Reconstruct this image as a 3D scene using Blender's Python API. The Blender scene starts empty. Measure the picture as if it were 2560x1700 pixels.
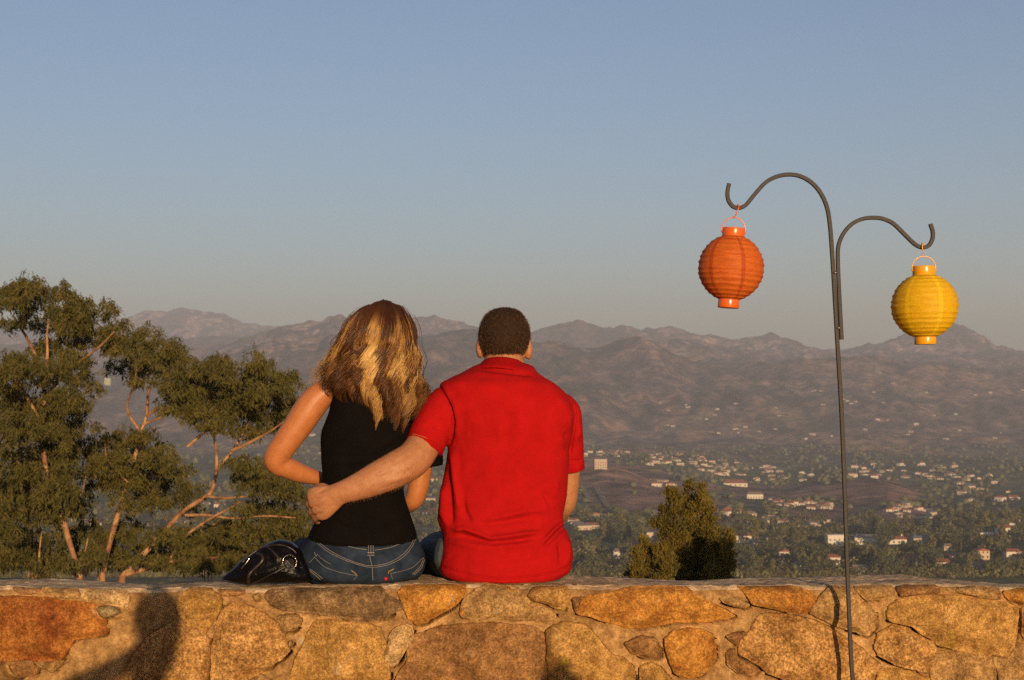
import bpy, bmesh, math, random
import numpy as np
from mathutils import Vector, noise as mnoise
from mathutils.bvhtree import BVHTree

# ---------------------------------------------------------------- camera, sky, sun, exposure
F = 3850.0            # focal length in photograph pixels (2560 wide)
CX, HY = 1280.0, 970.0
WZ = 0.92             # top of the stone wall above the terrace
ZC = WZ + 0.617       # eye height
WY = 4.80             # front face of the wall
sc = bpy.context.scene
COL = sc.collection
cam_d = bpy.data.cameras.new('camera')
cam = bpy.data.objects.new('camera', cam_d); COL.objects.link(cam)
cam.location = (0, 0, ZC); cam.rotation_euler = (math.radians(90), 0, 0)
cam_d.sensor_width = 36.0; cam_d.lens = 36.0 * F / 2560.0
cam_d.shift_y = (HY - 850.0) / 2560.0
cam_d.clip_start = 0.1; cam_d.clip_end = 60000.0
cam_d.dof.use_dof = True; cam_d.dof.focus_distance = 4.9; cam_d.dof.aperture_fstop = 14.0
sc.camera = cam
TA, TE = 0.225, 0.150            # sideways and downward slope of the sunlight
SUN = Vector((TA, -1.0, TE)).normalized()
world = bpy.data.worlds.new('World'); sc.world = world; world.use_nodes = True
wn = world.node_tree; wn.nodes.clear()
wo = wn.nodes.new('ShaderNodeOutputWorld'); wb = wn.nodes.new('ShaderNodeBackground'); ws = wn.nodes.new('ShaderNodeTexSky')
ws.sky_type = 'NISHITA'; ws.sun_disc = False
ws.sun_elevation = math.asin(SUN.z); ws.sun_rotation = math.atan2(SUN.x, SUN.y)
ws.altitude = 250; ws.air_density = 1.0; ws.dust_density = 1.0; ws.ozone_density = 3.2
wb.inputs['Strength'].default_value = 0.132
wt = wn.nodes.new('ShaderNodeMix'); wt.data_type = 'RGBA'; wt.blend_type = 'MULTIPLY'; wt.inputs[0].default_value = 1.0; wt.inputs[7].default_value = (1.13, 0.96, 0.945, 1)   # the camera's white balance
wn.links.new(ws.outputs[0], wt.inputs[6]); wn.links.new(wt.outputs[2], wb.inputs[0]); wn.links.new(wb.outputs[0], wo.inputs[0])
sun_d = bpy.data.lights.new('sun', 'SUN'); sun_d.energy = 5.0; sun_d.angle = math.radians(0.4); sun_d.color = (1.0, 0.70, 0.40)
sun = bpy.data.objects.new('sun', sun_d); COL.objects.link(sun); sun.location = (3, -12, 6)
sun.rotation_euler = (-SUN).to_track_quat('-Z', 'Y').to_euler()
sc.view_settings.view_transform = 'Standard'; sc.view_settings.look = 'None'
sc.view_settings.exposure = 0.0; sc.view_settings.gamma = 1.0; sc.view_settings.use_curve_mapping = False
sc.render.engine = 'CYCLES'; sc.cycles.use_denoising = False
sc.cycles.max_bounces = 6; sc.cycles.transparent_max_bounces = 8
sc.cycles.use_adaptive_sampling = True; sc.cycles.adaptive_threshold = 0.004

# ---------------------------------------------------------------- helpers
rnd = random.Random(7); rng = np.random.default_rng(7)
def W(px, py, y): return Vector(((px - CX) * y / F, y, ZC - (py - HY) * y / F))
def to_px(v):
    v = np.asarray(v); return CX + v[:, 0] / v[:, 1] * F, HY - (v[:, 2] - ZC) / v[:, 1] * F
def tag(o, label=None, cat=None, group=None, kind=None):
    for k, v in (('label', label), ('category', cat), ('group', group), ('kind', kind)):
        if v: o[k] = v
    return o
def empty(name, loc, label=None, cat=None, group=None):
    o = bpy.data.objects.new(name, None); COL.objects.link(o); o.location = loc; o.empty_display_size = 0.1
    return tag(o, label, cat, group)
def root_loc(o):
    p = Vector((0, 0, 0))
    while o is not None: p = p + o.location; o = o.parent
    return p
def build(name, verts, faces, mat=None, parent=None, smooth=True, origin=None, col=None):
    """mesh object from world-space vertices, as a child of parent if given"""
    v = np.asarray(verts, dtype=np.float64).reshape(-1, 3)
    base = root_loc(parent) if parent else Vector((0, 0, 0))
    loc = Vector(origin) - base if origin is not None else Vector((0, 0, 0))
    v = v - np.array(base + loc)
    me = bpy.data.meshes.new(name)
    if isinstance(faces, np.ndarray):
        k = faces.shape[1]; n = len(faces)
        me.vertices.add(len(v)); me.vertices.foreach_set('co', v.ravel().astype(np.float32))
        me.loops.add(n * k); me.loops.foreach_set('vertex_index', faces.ravel().astype(np.int32))
        me.polygons.add(n); me.polygons.foreach_set('loop_start', np.arange(0, n * k, k, dtype=np.int32))
        me.update(calc_edges=True)
    else:
        me.from_pydata([tuple(p) for p in v], [], [tuple(f) for f in faces]); me.update()
    me.validate()
    if smooth: me.polygons.foreach_set('use_smooth', np.ones(len(me.polygons), dtype=bool))
    if col is not None:
        a = me.color_attributes.new('Col', 'FLOAT_COLOR', 'POINT')
        c = np.ones((len(v), 4), dtype=np.float32); c[:, :3] = col; a.data.foreach_set('color', c.ravel())
    if mat:
        for m in (mat if isinstance(mat, (list, tuple)) else [mat]): me.materials.append(m)
    o = bpy.data.objects.new(name, me); COL.objects.link(o); o.location = loc
    if parent: o.parent = parent
    return o
def copy_obj(src, loc=None, parent=None):
    c = src.copy(); COL.objects.link(c); c.parent = parent
    if loc is not None: c.location = loc
    return c
def join(parts):
    vs, fs, n = [], [], 0
    for v, f in parts:
        v = np.asarray(v, dtype=float).reshape(-1, 3); vs.append(v)
        fs += [tuple(int(i) + n for i in q) for q in f]; n += len(v)
    return np.vstack(vs), fs
def catmull(P, n):
    P = np.asarray(P, dtype=float); k = len(P)
    if k < 3:
        t = np.linspace(0, 1, n)[:, None]; return P[0] * (1 - t) + P[-1] * t
    Q = np.vstack([2 * P[0] - P[1], P, 2 * P[-1] - P[-2]])
    t = np.linspace(0, k - 1 - 1e-9, n); i = t.astype(int); f = (t - i)[:, None]
    a, b, c, d = Q[i], Q[i + 1], Q[i + 2], Q[i + 3]
    return 0.5 * (2 * b + (c - a) * f + (2 * a - 5 * b + 4 * c - d) * f ** 2 + (3 * b - a - 3 * c + d) * f ** 3)
def skin_rings(R, cap=True):
    """R: (n rings, m points, 3) -> closed tube"""
    n, m, _ = R.shape; v = R.reshape(-1, 3); f = []
    for i in range(n - 1):
        for j in range(m):
            k = (j + 1) % m; f.append((i * m + j, i * m + k, (i + 1) * m + k, (i + 1) * m + j))
    if cap:
        v = np.vstack([v, R[0].mean(0), R[-1].mean(0)]); a, b = n * m, n * m + 1
        for j in range(m):
            k = (j + 1) % m; f.append((a, k, j)); f.append((b, (n - 1) * m + j, (n - 1) * m + k))
    return v, f
def limb(pts, n=24, m=16, ref=(0, 1, 0), round_ends=True):
    """pts: (px, py, y, half width px, half depth px); width in the picture plane, depth towards ref"""
    A = np.array([[*W(p[0], p[1], p[2]), p[3] * p[2] / F, p[4] * p[2] / F] for p in pts])
    return limb_m(A, n, m, ref, round_ends)
def limb_m(A, n=24, m=16, ref=(0, 1, 0), round_ends=True):
    A = np.asarray(A, dtype=float)
    if A.shape[1] == 4: A = np.hstack([A, A[:, 3:4]])
    B = catmull(A, n); C = B[:, :3]; T = np.gradient(C, axis=0)
    T /= np.linalg.norm(T, axis=1)[:, None] + 1e-12
    r = np.array(ref, dtype=float); U = np.cross(T, r); U /= np.linalg.norm(U, axis=1)[:, None] + 1e-9
    V = np.cross(T, U); a = np.linspace(0, 2 * np.pi, m, endpoint=False)
    def ring(c, u, v, ru, rv): return c + np.cos(a)[:, None] * u * ru + np.sin(a)[:, None] * v * rv
    R = [ring(C[i], U[i], V[i], B[i, 3], B[i, 4]) for i in range(n)]
    if round_ends:
        for e, s in ((0, -1), (n - 1, 1)):
            rr = min(B[e, 3], B[e, 4]); ex = []
            for q in (0.35, 0.7, 0.92):
                k = math.sqrt(1 - q * q); ex.append(ring(C[e] + T[e] * s * rr * q, U[e], V[e], B[e, 3] * k, B[e, 4] * k))
            R = ex[::-1] + R if e == 0 else R + ex
    return skin_rings(np.array(R))
def trunkloft(rows, n=50, m=40, p=2.3):
    """rows: (py, x left, x right, y centre, half depth m, back drop m) -> body of stacked flattened rings"""
    rows = [tuple(r) + (0.0,) * (6 - len(r)) for r in rows]
    B = catmull(np.array(rows, dtype=float), n); a = np.linspace(0, 2 * np.pi, m, endpoint=False)
    cs = np.sign(np.cos(a)) * np.abs(np.cos(a)) ** (2 / p); sn = np.sign(np.sin(a)) * np.abs(np.sin(a)) ** (2 / p)
    R = []
    for py, xl, xr, yc, dy, drop in B:
        c = W((xl + xr) / 2, py, yc); hw = max(0.002, (xr - xl) / 2 * yc / F)
        R.append(np.stack([c.x + cs * hw, c.y + sn * dy, np.full(m, c.z) + np.minimum(sn, 0) * drop], axis=1))
    return skin_rings(np.array(R))
def ellipsoid(c, r, n=10, m=14):
    th = np.linspace(0.02, np.pi - 0.02, n); a = np.linspace(0, 2 * np.pi, m, endpoint=False)
    R = np.array([[(c[0] + r[0] * math.sin(t) * math.cos(q), c[1] + r[1] * math.sin(t) * math.sin(q), c[2] + r[2] * math.cos(t)) for q in a] for t in th])
    return skin_rings(R)
def remesh(parts, voxel, it=6, fac=0.5):
    v, f = join(parts)
    me = bpy.data.meshes.new('tmp'); me.from_pydata([tuple(p) for p in v], [], f); me.update()
    o = bpy.data.objects.new('tmp', me); COL.objects.link(o)
    m = o.modifiers.new('r', 'REMESH'); m.mode = 'VOXEL'; m.voxel_size = voxel
    s = o.modifiers.new('s', 'SMOOTH'); s.factor = fac; s.iterations = it
    dg = bpy.context.evaluated_depsgraph_get(); dg.update()
    me2 = bpy.data.meshes.new_from_object(o.evaluated_get(dg))
    n = len(me2.vertices); V = np.empty(n * 3, dtype=np.float32); me2.vertices.foreach_get('co', V)
    N = np.empty(n * 3, dtype=np.float32); me2.vertices.foreach_get('normal', N)
    k = len(me2.polygons); L = np.empty(k * 4, dtype=np.int32); me2.loops.foreach_get('vertex_index', L)
    bpy.data.objects.remove(o); bpy.data.meshes.remove(me); bpy.data.meshes.remove(me2)
    return V.reshape(-1, 3).astype(float), N.reshape(-1, 3).astype(float), L.reshape(-1, 4)
def seg_dist(P, a, b):
    d = b - a; t = np.clip(((P - a) @ d) / (d @ d + 1e-9), 0, 1)
    return np.linalg.norm(P - (a + t[:, None] * d), axis=1), t
def folds(V, N, lines, zoom=None):
    """push fabric in and out along creases drawn in photograph pixels; lines: (points, width px, height m)"""
    x, y = to_px(V); P = np.stack([x, y], 1); D = np.zeros(len(V))
    for pts, w, amp in lines:
        pts = np.array(pts, dtype=float); best = np.full(len(V), 1e9)
        for i in range(len(pts) - 1):
            best = np.minimum(best, seg_dist(P, pts[i], pts[i + 1])[0])
        e0 = np.linalg.norm(P - pts[0], axis=1); e1 = np.linalg.norm(P - pts[-1], axis=1)
        fade = np.clip(np.minimum(e0, e1) / (3 * w), 0.15, 1)
        D += amp * np.exp(-(best / w) ** 2) * fade
    return V + N * (D * np.clip(-N[:, 1] * 1.6 + 0.3, 0, 1))[:, None]
def vnoise(x, y, seed=0):
    xi = np.floor(x).astype(np.int64); yi = np.floor(y).astype(np.int64); fx = x - xi; fy = y - yi
    fx = fx * fx * fx * (fx * (fx * 6 - 15) + 10); fy = fy * fy * fy * (fy * (fy * 6 - 15) + 10)
    def h(a, b):
        n = (a * 374761393 + b * 668265263 + seed * 1442695041) & 0xFFFFFFFF
        n = ((n ^ (n >> 13)) * 1274126177) & 0xFFFFFFFF
        return ((n ^ (n >> 16)) & 0xFFFF) / 32767.5 - 1
    a, b, c, d = h(xi, yi), h(xi + 1, yi), h(xi, yi + 1), h(xi + 1, yi + 1)
    return (a + (b - a) * fx) * (1 - fy) + (c + (d - c) * fx) * fy
def fbm(x, y, oct=4, seed=0, gain=0.5):
    s = 0; a = 1.0; t = 0
    for o in range(oct):
        s = s + a * vnoise(x, y, seed + o * 17); t += a; a *= gain; x = x * 2.03 + 5.1; y = y * 2.03 - 3.7
    return s / t

# ---------------------------------------------------------------- materials
def mat(name, base=(0.5, 0.5, 0.5), rough=0.7, spec=0.3, metal=0.0, noise_amt=0.0, noise_scale=20.0, base2=None, bump=0.0, bump_scale=200.0, sheen=0.0, sss=0.0, attr=False, coat=0.0, rp=(0.35, 0.68)):
    m = bpy.data.materials.new(name); m.use_nodes = True; nt = m.node_tree; b = nt.nodes['Principled BSDF']
    if not attr: base = tuple(c * 0.70 for c in base); base2 = tuple(c * 0.70 for c in base2) if base2 else None
    b.inputs['Base Color'].default_value = (*base, 1); b.inputs['Roughness'].default_value = rough
    b.inputs['Specular IOR Level'].default_value = spec; b.inputs['Metallic'].default_value = metal
    b.inputs['Sheen Weight'].default_value = sheen; b.inputs['Coat Weight'].default_value = coat
    if sss: b.inputs['Subsurface Weight'].default_value = sss; b.inputs['Subsurface Radius'].default_value = (0.012, 0.005, 0.003); b.inputs['Subsurface Scale'].default_value = 1.0
    src = None
    geo = nt.nodes.new('ShaderNodeNewGeometry')
    if attr:
        a = nt.nodes.new('ShaderNodeVertexColor'); a.layer_name = 'Col'; src = a.outputs[0]
    if noise_amt or base2:
        n = nt.nodes.new('ShaderNodeTexNoise'); n.inputs['Scale'].default_value = noise_scale; n.inputs['Detail'].default_value = 6; n.inputs['Roughness'].default_value = 0.6
        nt.links.new(geo.outputs['Position'], n.inputs['Vector'])
        r = nt.nodes.new('ShaderNodeValToRGB'); r.color_ramp.elements[0].position = rp[0]; r.color_ramp.elements[1].position = rp[1]
        b2 = base2 or tuple(c * (1 - noise_amt) for c in base)
        r.color_ramp.elements[0].color = (*b2, 1); r.color_ramp.elements[1].color = (*base, 1)
        nt.links.new(n.outputs['Fac'], r.inputs[0])
        if src is not None:
            mx = nt.nodes.new('ShaderNodeMix'); mx.data_type = 'RGBA'; mx.blend_type = 'MULTIPLY'; mx.inputs[0].default_value = 1
            nt.links.new(src, mx.inputs[6]); nt.links.new(r.outputs[0], mx.inputs[7]); src = mx.outputs[2]
        else: src = r.outputs[0]
    if src is not None: nt.links.new(src, b.inputs['Base Color'])
    if bump:
        n2 = nt.nodes.new('ShaderNodeTexNoise'); n2.inputs['Scale'].default_value = bump_scale; n2.inputs['Detail'].default_value = 4
        nt.links.new(geo.outputs['Position'], n2.inputs['Vector'])
        bp = nt.nodes.new('ShaderNodeBump'); bp.inputs['Strength'].default_value = bump; bp.inputs['Distance'].default_value = 1.0 / bump_scale
        nt.links.new(n2.outputs['Fac'], bp.inputs['Height']); nt.links.new(bp.outputs[0], b.inputs['Normal'])
    return m
def translucent(m, amt, color=None):
    nt = m.node_tree; b = nt.nodes['Principled BSDF']; o = nt.nodes['Material Output']
    t = nt.nodes.new('ShaderNodeBsdfTranslucent'); mx = nt.nodes.new('ShaderNodeMixShader'); mx.inputs[0].default_value = amt
    if color: t.inputs[0].default_value = (*color, 1)
    elif b.inputs['Base Color'].links: nt.links.new(b.inputs['Base Color'].links[0].from_socket, t.inputs[0])
    else: t.inputs[0].default_value = b.inputs['Base Color'].default_value
    nt.links.new(b.outputs[0], mx.inputs[1]); nt.links.new(t.outputs[0], mx.inputs[2]); nt.links.new(mx.outputs[0], o.inputs[0]); return m
# ---------------------------------------------------------------- land: one sheet from the wall to the far ranges
def disp(*pts): return [(x * 1.0843, y * 1.0843) for x, y in pts]
GUIDE_Z = [(4.95, -0.03), (7, -0.5), (12, -2.6), (28, -9.0), (60, -17), (150, -36), (400, -74), (700, -97)]
GUIDE_PY = [
 (880, [(0, 1434), (2560, 1434)]), (1000, [(0, 1388), (1280, 1390), (2000, 1385), (2560, 1380)]),
 (1150, [(0, 1345), (1500, 1345), (2100, 1352), (2560, 1338)]), (1400, [(0, 1292), (1500, 1300), (2100, 1315), (2400, 1290), (2560, 1285)]),
 (1700, [(0, 1240), (1300, 1250), (1560, 1225), (1700, 1235), (1800, 1250), (1950, 1250), (2100, 1262), (2220, 1240), (2320, 1270), (2560, 1250)]),
 (2000, [(0, 1205), (1250, 1200), (1420, 1172), (1500, 1160), (1560, 1168), (1640, 1200), (1740, 1196), (1830, 1215), (1960, 1222), (2060, 1204), (2120, 1190), (2180, 1194), (2260, 1212), (2380, 1235), (2560, 1222)]),
 (2300, [(0, 1188), (1300, 1180), (1560, 1188), (2000, 1200), (2560, 1198)]),
 (2700, [(0, 1150), (1300, 1145), (1450, 1136), (1600, 1132), (1750, 1150), (1860, 1176), (2000, 1178), (2200, 1172), (2560, 1170)]),
 (3300, [(0, 1120), (1400, 1118), (1750, 1126), (2560, 1135)]),
 (4000, [(0, 1060), (1100, 1050), (1500, 1068), (1900, 1075), (2200, 1060), (2560, 1080)]),
 (4800, [(0, 985), (700, 960), (1100, 930), (1380, 940), (1650, 985), (1900, 1000), (2150, 985), (2560, 1010)]),
 (5700, disp((0, 880), (300, 860), (480, 830), (560, 812), (640, 792), (760, 783), (970, 775), (1060, 765), (1110, 766), (1220, 788), (1320, 806), (1370, 815), (1440, 791), (1480, 787), (1530, 797), (1600, 828), (1700, 850), (1900, 841), (2000, 838), (2100, 833), (2150, 828), (2250, 840), (2361, 852))),
 (6500, [(0, 930), (1300, 900), (2560, 930)]),
 (7600, disp((0, 800), (290, 795), (440, 790), (480, 786), (540, 780), (640, 755), (740, 737), (778, 726), (800, 732), (850, 748), (950, 775), (1100, 800), (1220, 812), (1400, 808), (1550, 785), (1640, 800), (1800, 822), (1960, 830), (2200, 825), (2361, 840))),
 (8400, [(0, 870), (1300, 880), (2560, 890)]),
 (9500, disp((0, 790), (300, 780), (700, 768), (850, 738), (950, 722), (1000, 724), (1050, 734), (1105, 745), (1160, 755), (1220, 760), (1270, 746), (1330, 741), (1360, 751), (1390, 760), (1440, 757), (1480, 765), (1550, 761), (1590, 775), (1640, 780), (1690, 790), (1740, 782), (1780, 777), (1830, 790), (1880, 815), (1930, 825), (1960, 816), (2000, 800), (2080, 777), (2130, 762), (2200, 754), (2250, 772), (2300, 805), (2361, 822), (2600, 850))),
 (11000, [(0, 860), (2560, 880)]),
 (13000, disp((-300, 760), (0, 745), (200, 745), (290, 735), (340, 720), (420, 714), (490, 716), (530, 735), (580, 748), (640, 752), (700, 745), (760, 745), (900, 762), (1200, 790), (2361, 830))),
 (14200, [(0, 900), (2560, 900)])]
pc = np.concatenate([np.linspace(-1600, -280, 36)[:-1], np.linspace(-280, 2840, 500), np.linspace(2840, 4160, 36)[1:]])
Dr = np.concatenate([np.geomspace(4.95, 860, 50)[:-1], np.geomspace(860, 14200, 540)])
gD = np.array([g[0] for g in GUIDE_Z] + [g[0] for g in GUIDE_PY]); gl = np.log(gD)
gZ = [np.full(len(pc), z) for _, z in GUIDE_Z]
for D, pts in GUIDE_PY:
    pts = np.array(pts); gZ.append(ZC - (np.interp(pc, pts[:, 0], pts[:, 1]) - HY) * D / F)
gZ = np.array(gZ)
li = np.log(Dr); k = np.clip(np.searchsorted(gl, li) - 1, 0, len(gl) - 2); f = np.clip((li - gl[k]) / (gl[k + 1] - gl[k]), 0, 1)[:, None]
w = np.where(Dr[:, None] > 3900, f * f * (3 - 2 * f), f)
LZ = gZ[k] * (1 - w) + gZ[k + 1] * w
PX, DD = np.meshgrid(pc, Dr); LX = (PX - CX) * DD / F; LY = DD
amp = np.interp(DD, [20, 200, 900, 2000, 4000, 6000, 9500, 14000], [0, 0.4, 1.2, 8, 46, 58, 62, 60])
ridge = 1 - np.abs(fbm(LX / 900 + 3.1, LY / 1500 + 1.7, 5, 3, 0.55)) * 2.0
rid2 = 1 - np.abs(fbm(LX / 300 + LY / 2600 + 7.7, LY / 900 + 2.2, 4, 113, 0.6)) * 2.2
rid3 = 1 - np.abs(fbm(LX / 110 + 1.3, LY / 240 + 5.2, 3, 127, 0.6)) * 2.2
LZ = LZ + amp * (0.55 * (ridge - 0.62) + 0.46 * (rid2 - .6) + 0.17 * (rid3 - .6) + 0.30 * fbm(LX / 330, LY / 420, 4, 9) + 0.16 * fbm(LX / 60, LY / 80, 3, 21))
LZ[0] = -0.03
PYG = HY - (LZ - ZC) / LY * F
# land cover: chaparral, dry grass, rock on the crests, green on the valley floor
n1 = fbm(LX / 420, LY / 700, 5, 31); n2 = fbm(LX / 150, LY / 260, 5, 41); n3 = fbm(LX / 60, LY / 110, 4, 51); n4 = fbm(LX / 25, LY / 60, 3, 61)
def ss(a, b, x): t = np.clip((x - a) / (b - a), 0, 1); return t * t * (3 - 2 * t)
chap = np.array([0.118, 0.078, 0.060]); dry = np.array([0.30, 0.175, 0.100]); rock = np.array([0.52, 0.32, 0.22]); green = np.array([0.085, 0.085, 0.036]); pale = np.array([0.16, 0.15, 0.09])
C = chap * (1 + 0.8 * n3[..., None] + 0.8 * n4[..., None] + .3 * n2[..., None])
drym = ss(0.05, 0.30, n2 + 0.45 * n3) * np.interp(PYG, [820, 950, 1050, 1300], [0.35, 0.55, 0.6, 0.5])
C = C * (1 - drym[..., None]) + dry * drym[..., None]
rockm = ss(0.12, 0.34, n3 * 0.9 + 0.6 * n4 + 0.35 * n1) * np.interp(DD, [3000, 5000, 7500, 9000], [0, 0.4, 0.8, 0.95]) * ss(-0.3, 0.25, n1 + ss(900, 790, PYG) * 0.5 - 0.15)
C = C * (1 - rockm[..., None]) + rock * rockm[..., None]
def blobs(lst):
    out = np.zeros_like(PX)
    for x, y, rx, ry in lst:
        d = ((PX - x) / rx) ** 2 + ((PYG - y) / ry) ** 2; out = np.maximum(out, ss(1.35, 0.75, d + 0.5 * n2))
    return out
BARE = [(1560, 1195, 120, 34), (1690, 1225, 110, 24), (1600, 1250, 130, 34), (1480, 1170, 70, 30), (2180, 1232, 110, 34), (2270, 1292, 90, 24), (2060, 1285, 80, 24), (2010, 1228, 90, 18), (1880, 1232, 60, 18), (1720, 1268, 120, 20)]
bare = blobs(BARE) * (DD > 1000)
greenm = ss(1105, 1160, PYG + 30 * n1) * (0.75 + 0.25 * ss(-0.3, 0.2, n2)) * (1 - 0.93 * bare)
greenm = np.maximum(greenm, ss(0.12, 0.3, n1) * ss(930, 1010, PYG) * 0.55 * (1 - bare))
C = C * (1 - greenm[..., None]) + green * (1 + 0.5 * n3[..., None]) * greenm[..., None]
C = C * (1 - 0.85 * bare[..., None]) + np.array([0.225, 0.118, 0.080]) * (1 + 0.8 * n3[..., None] + .5 * n4[..., None]) * 0.85 * bare[..., None]
PAT = [(1720, 1095, 34, 9), (1865, 1082, 45, 11), (1905, 1020, 40, 7), (1690, 1027, 38, 8), (1630, 990, 60, 12), (2290, 960, 60, 12), (2320, 930, 50, 12), (2250, 1080, 45, 8), (2130, 1078, 45, 8), (2030, 1100, 45, 9), (1990, 1060, 30, 8), (2480, 1100, 60, 9), (1450, 1010, 20, 22), (2190, 1188, 22, 6), (2470, 1412, 60, 18), (2270, 1385, 40, 12), (2400, 1392, 60, 12), (1660, 1328, 110, 10), (2400, 1075, 30, 8), (2040, 980, 28, 7), (2330, 1040, 30, 6), (1960, 1035, 30, 6), (2210, 1050, 26, 6), (2120, 1010, 26, 5), (2450, 990, 30, 6), (1580, 1130, 60, 10)]
tanm = blobs(PAT) * (DD > 850) * 0.75
C = C * (1 - tanm[..., None]) + np.array([0.30, 0.165, 0.10]) * tanm[..., None]
lawn = blobs([(1890, 1162, 40, 7), (1450, 1240, 36, 36), (1960, 1168, 70, 7), (1750, 1048, 50, 8), (2440, 1128, 22, 6)]) * 0.6
C = C * (1 - lawn[..., None]) + pale * lawn[..., None]
C = np.clip(C, 0.012, 0.6)
nr, ncol = PX.shape
idx = np.arange(nr * ncol).reshape(nr, ncol)
quads = np.stack([idx[:-1, :-1], idx[:-1, 1:], idx[1:, 1:], idx[1:, :-1]], -1).reshape(-1, 4)
m_land = mat('dry_land', (1.75, 1.65, 1.55), 0.95, 0.05, attr=True, base2=(0.34, 0.35, 0.38), noise_scale=0.034, rp=(.37, .65))
terrain = build('hillside_terrain', np.stack([LX, LY, LZ], -1), quads, m_land, col=C.reshape(-1, 3))
tag(terrain, kind='structure')
m_dirt = mat('terrace_dirt', (0.30, 0.21, 0.13), 0.95, 0.1, noise_amt=0.4, noise_scale=6, bump=0.5, bump_scale=60)
gx = np.linspace(-40, 40, 60); gy = np.linspace(-36, 5.05, 40); GX, GY = np.meshgrid(gx, gy)
GZ = 0.015 * fbm(GX, GY, 3, 5)
gi = np.arange(GX.size).reshape(GX.shape)
tag(build('terrace_ground', np.stack([GX, GY, GZ], -1), np.stack([gi[:-1, :-1], gi[:-1, 1:], gi[1:, 1:], gi[1:, :-1]], -1).reshape(-1, 4), m_dirt), kind='structure')
# the air
top = float(LZ.max()) + 25; bot = float(LZ.min()) - 2
hx, y0, y1 = 11000.0, -45.0, 14400.0
hv = [(x, y, z) for z in (bot, top) for y in (y0, y1) for x in (-hx, hx)]
haze = build('haze', hv, [(0, 2, 3, 1), (4, 5, 7, 6), (0, 1, 5, 4), (2, 6, 7, 3), (0, 4, 6, 2), (1, 3, 7, 5)], None, smooth=False)
m_haze = bpy.data.materials.new('haze'); m_haze.use_nodes = True; hn = m_haze.node_tree; hn.nodes.clear()
ho = hn.nodes.new('ShaderNodeOutputMaterial'); pv = hn.nodes.new('ShaderNodeVolumePrincipled')
pv.inputs['Color'].default_value = (0.82, 0.89, 1.0, 1); pv.inputs['Density'].default_value = 1.12e-4; pv.inputs['Anisotropy'].default_value = 0.0
hn.links.new(pv.outputs[0], ho.inputs['Volume']); haze.data.materials.append(m_haze)
tag(haze, kind='stuff', label='thin grey evening haze filling the valley', cat='haze')

PMIN = np.minimum.accumulate(np.where(DD > 640, PYG, 1e6), axis=0)
def on_land(px, py):
    """the point of the land that shows at this place of the photograph"""
    j = int(np.clip(np.searchsorted(pc, px), 1, ncol - 1)); col = PMIN[:, j]
    i = int(np.argmax(col <= py)); D = Dr[i]
    return Vector(((px - CX) * D / F, D, LZ[i, j]))
# ---------------------------------------------------------------- houses in the valley
m_white = mat('white_stucco', (0.88, 0.76, 0.58), 0.8, 0.2, noise_amt=0.1, noise_scale=0.6)
m_cream = mat('cream_stucco', (0.74, 0.56, 0.38), 0.85, 0.2, noise_amt=0.12, noise_scale=0.6)
m_tile = mat('red_roof_tile', (0.44, 0.15, 0.08), 0.85, 0.2, noise_amt=0.3, noise_scale=1.2)
m_tan = mat('tan_roof', (0.36, 0.26, 0.19), 0.85, 0.2, noise_amt=0.25, noise_scale=1.2)
m_grey = mat('grey_roof', (0.22, 0.21, 0.21), 0.85, 0.2, noise_amt=0.25, noise_scale=1.2)
m_pane = mat('dark_window_glass', (0.05, 0.08, 0.10), 0.12, 0.6)
m_teal = mat('teal_window_glass', (0.10, 0.26, 0.28), 0.15, 0.6)
def boxv(x0, x1, y0, y1, z0, z1):
    v = [(x, y, z) for z in (z0, z1) for y in (y0, y1) for x in (x0, x1)]
    return v, [(0, 2, 3, 1), (4, 5, 7, 6), (0, 1, 5, 4), (2, 6, 7, 3), (0, 4, 6, 2), (1, 3, 7, 5)]
def gable(w, d, z0, z1, ov=0.5, along='x', hip=0.0):
    """pitched roof with overhang, ridge along x or y"""
    a, b = w / 2 + ov, d / 2 + ov
    if along == 'x': v = [(-a, -b, z0), (a, -b, z0), (a, b, z0), (-a, b, z0), (-a + hip, 0, z1), (a - hip, 0, z1)]; f = [(0, 1, 5, 4), (2, 3, 4, 5), (1, 2, 5), (3, 0, 4), (0, 3, 2, 1)]
    else: v = [(-a, -b, z0), (a, -b, z0), (a, b, z0), (-a, b, z0), (0, -b + hip, z1), (0, b - hip, z1)]; f = [(1, 2, 5, 4), (3, 0, 4, 5), (0, 1, 4), (2, 3, 5), (0, 3, 2, 1)]
    return v, f
BH = []
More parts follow.
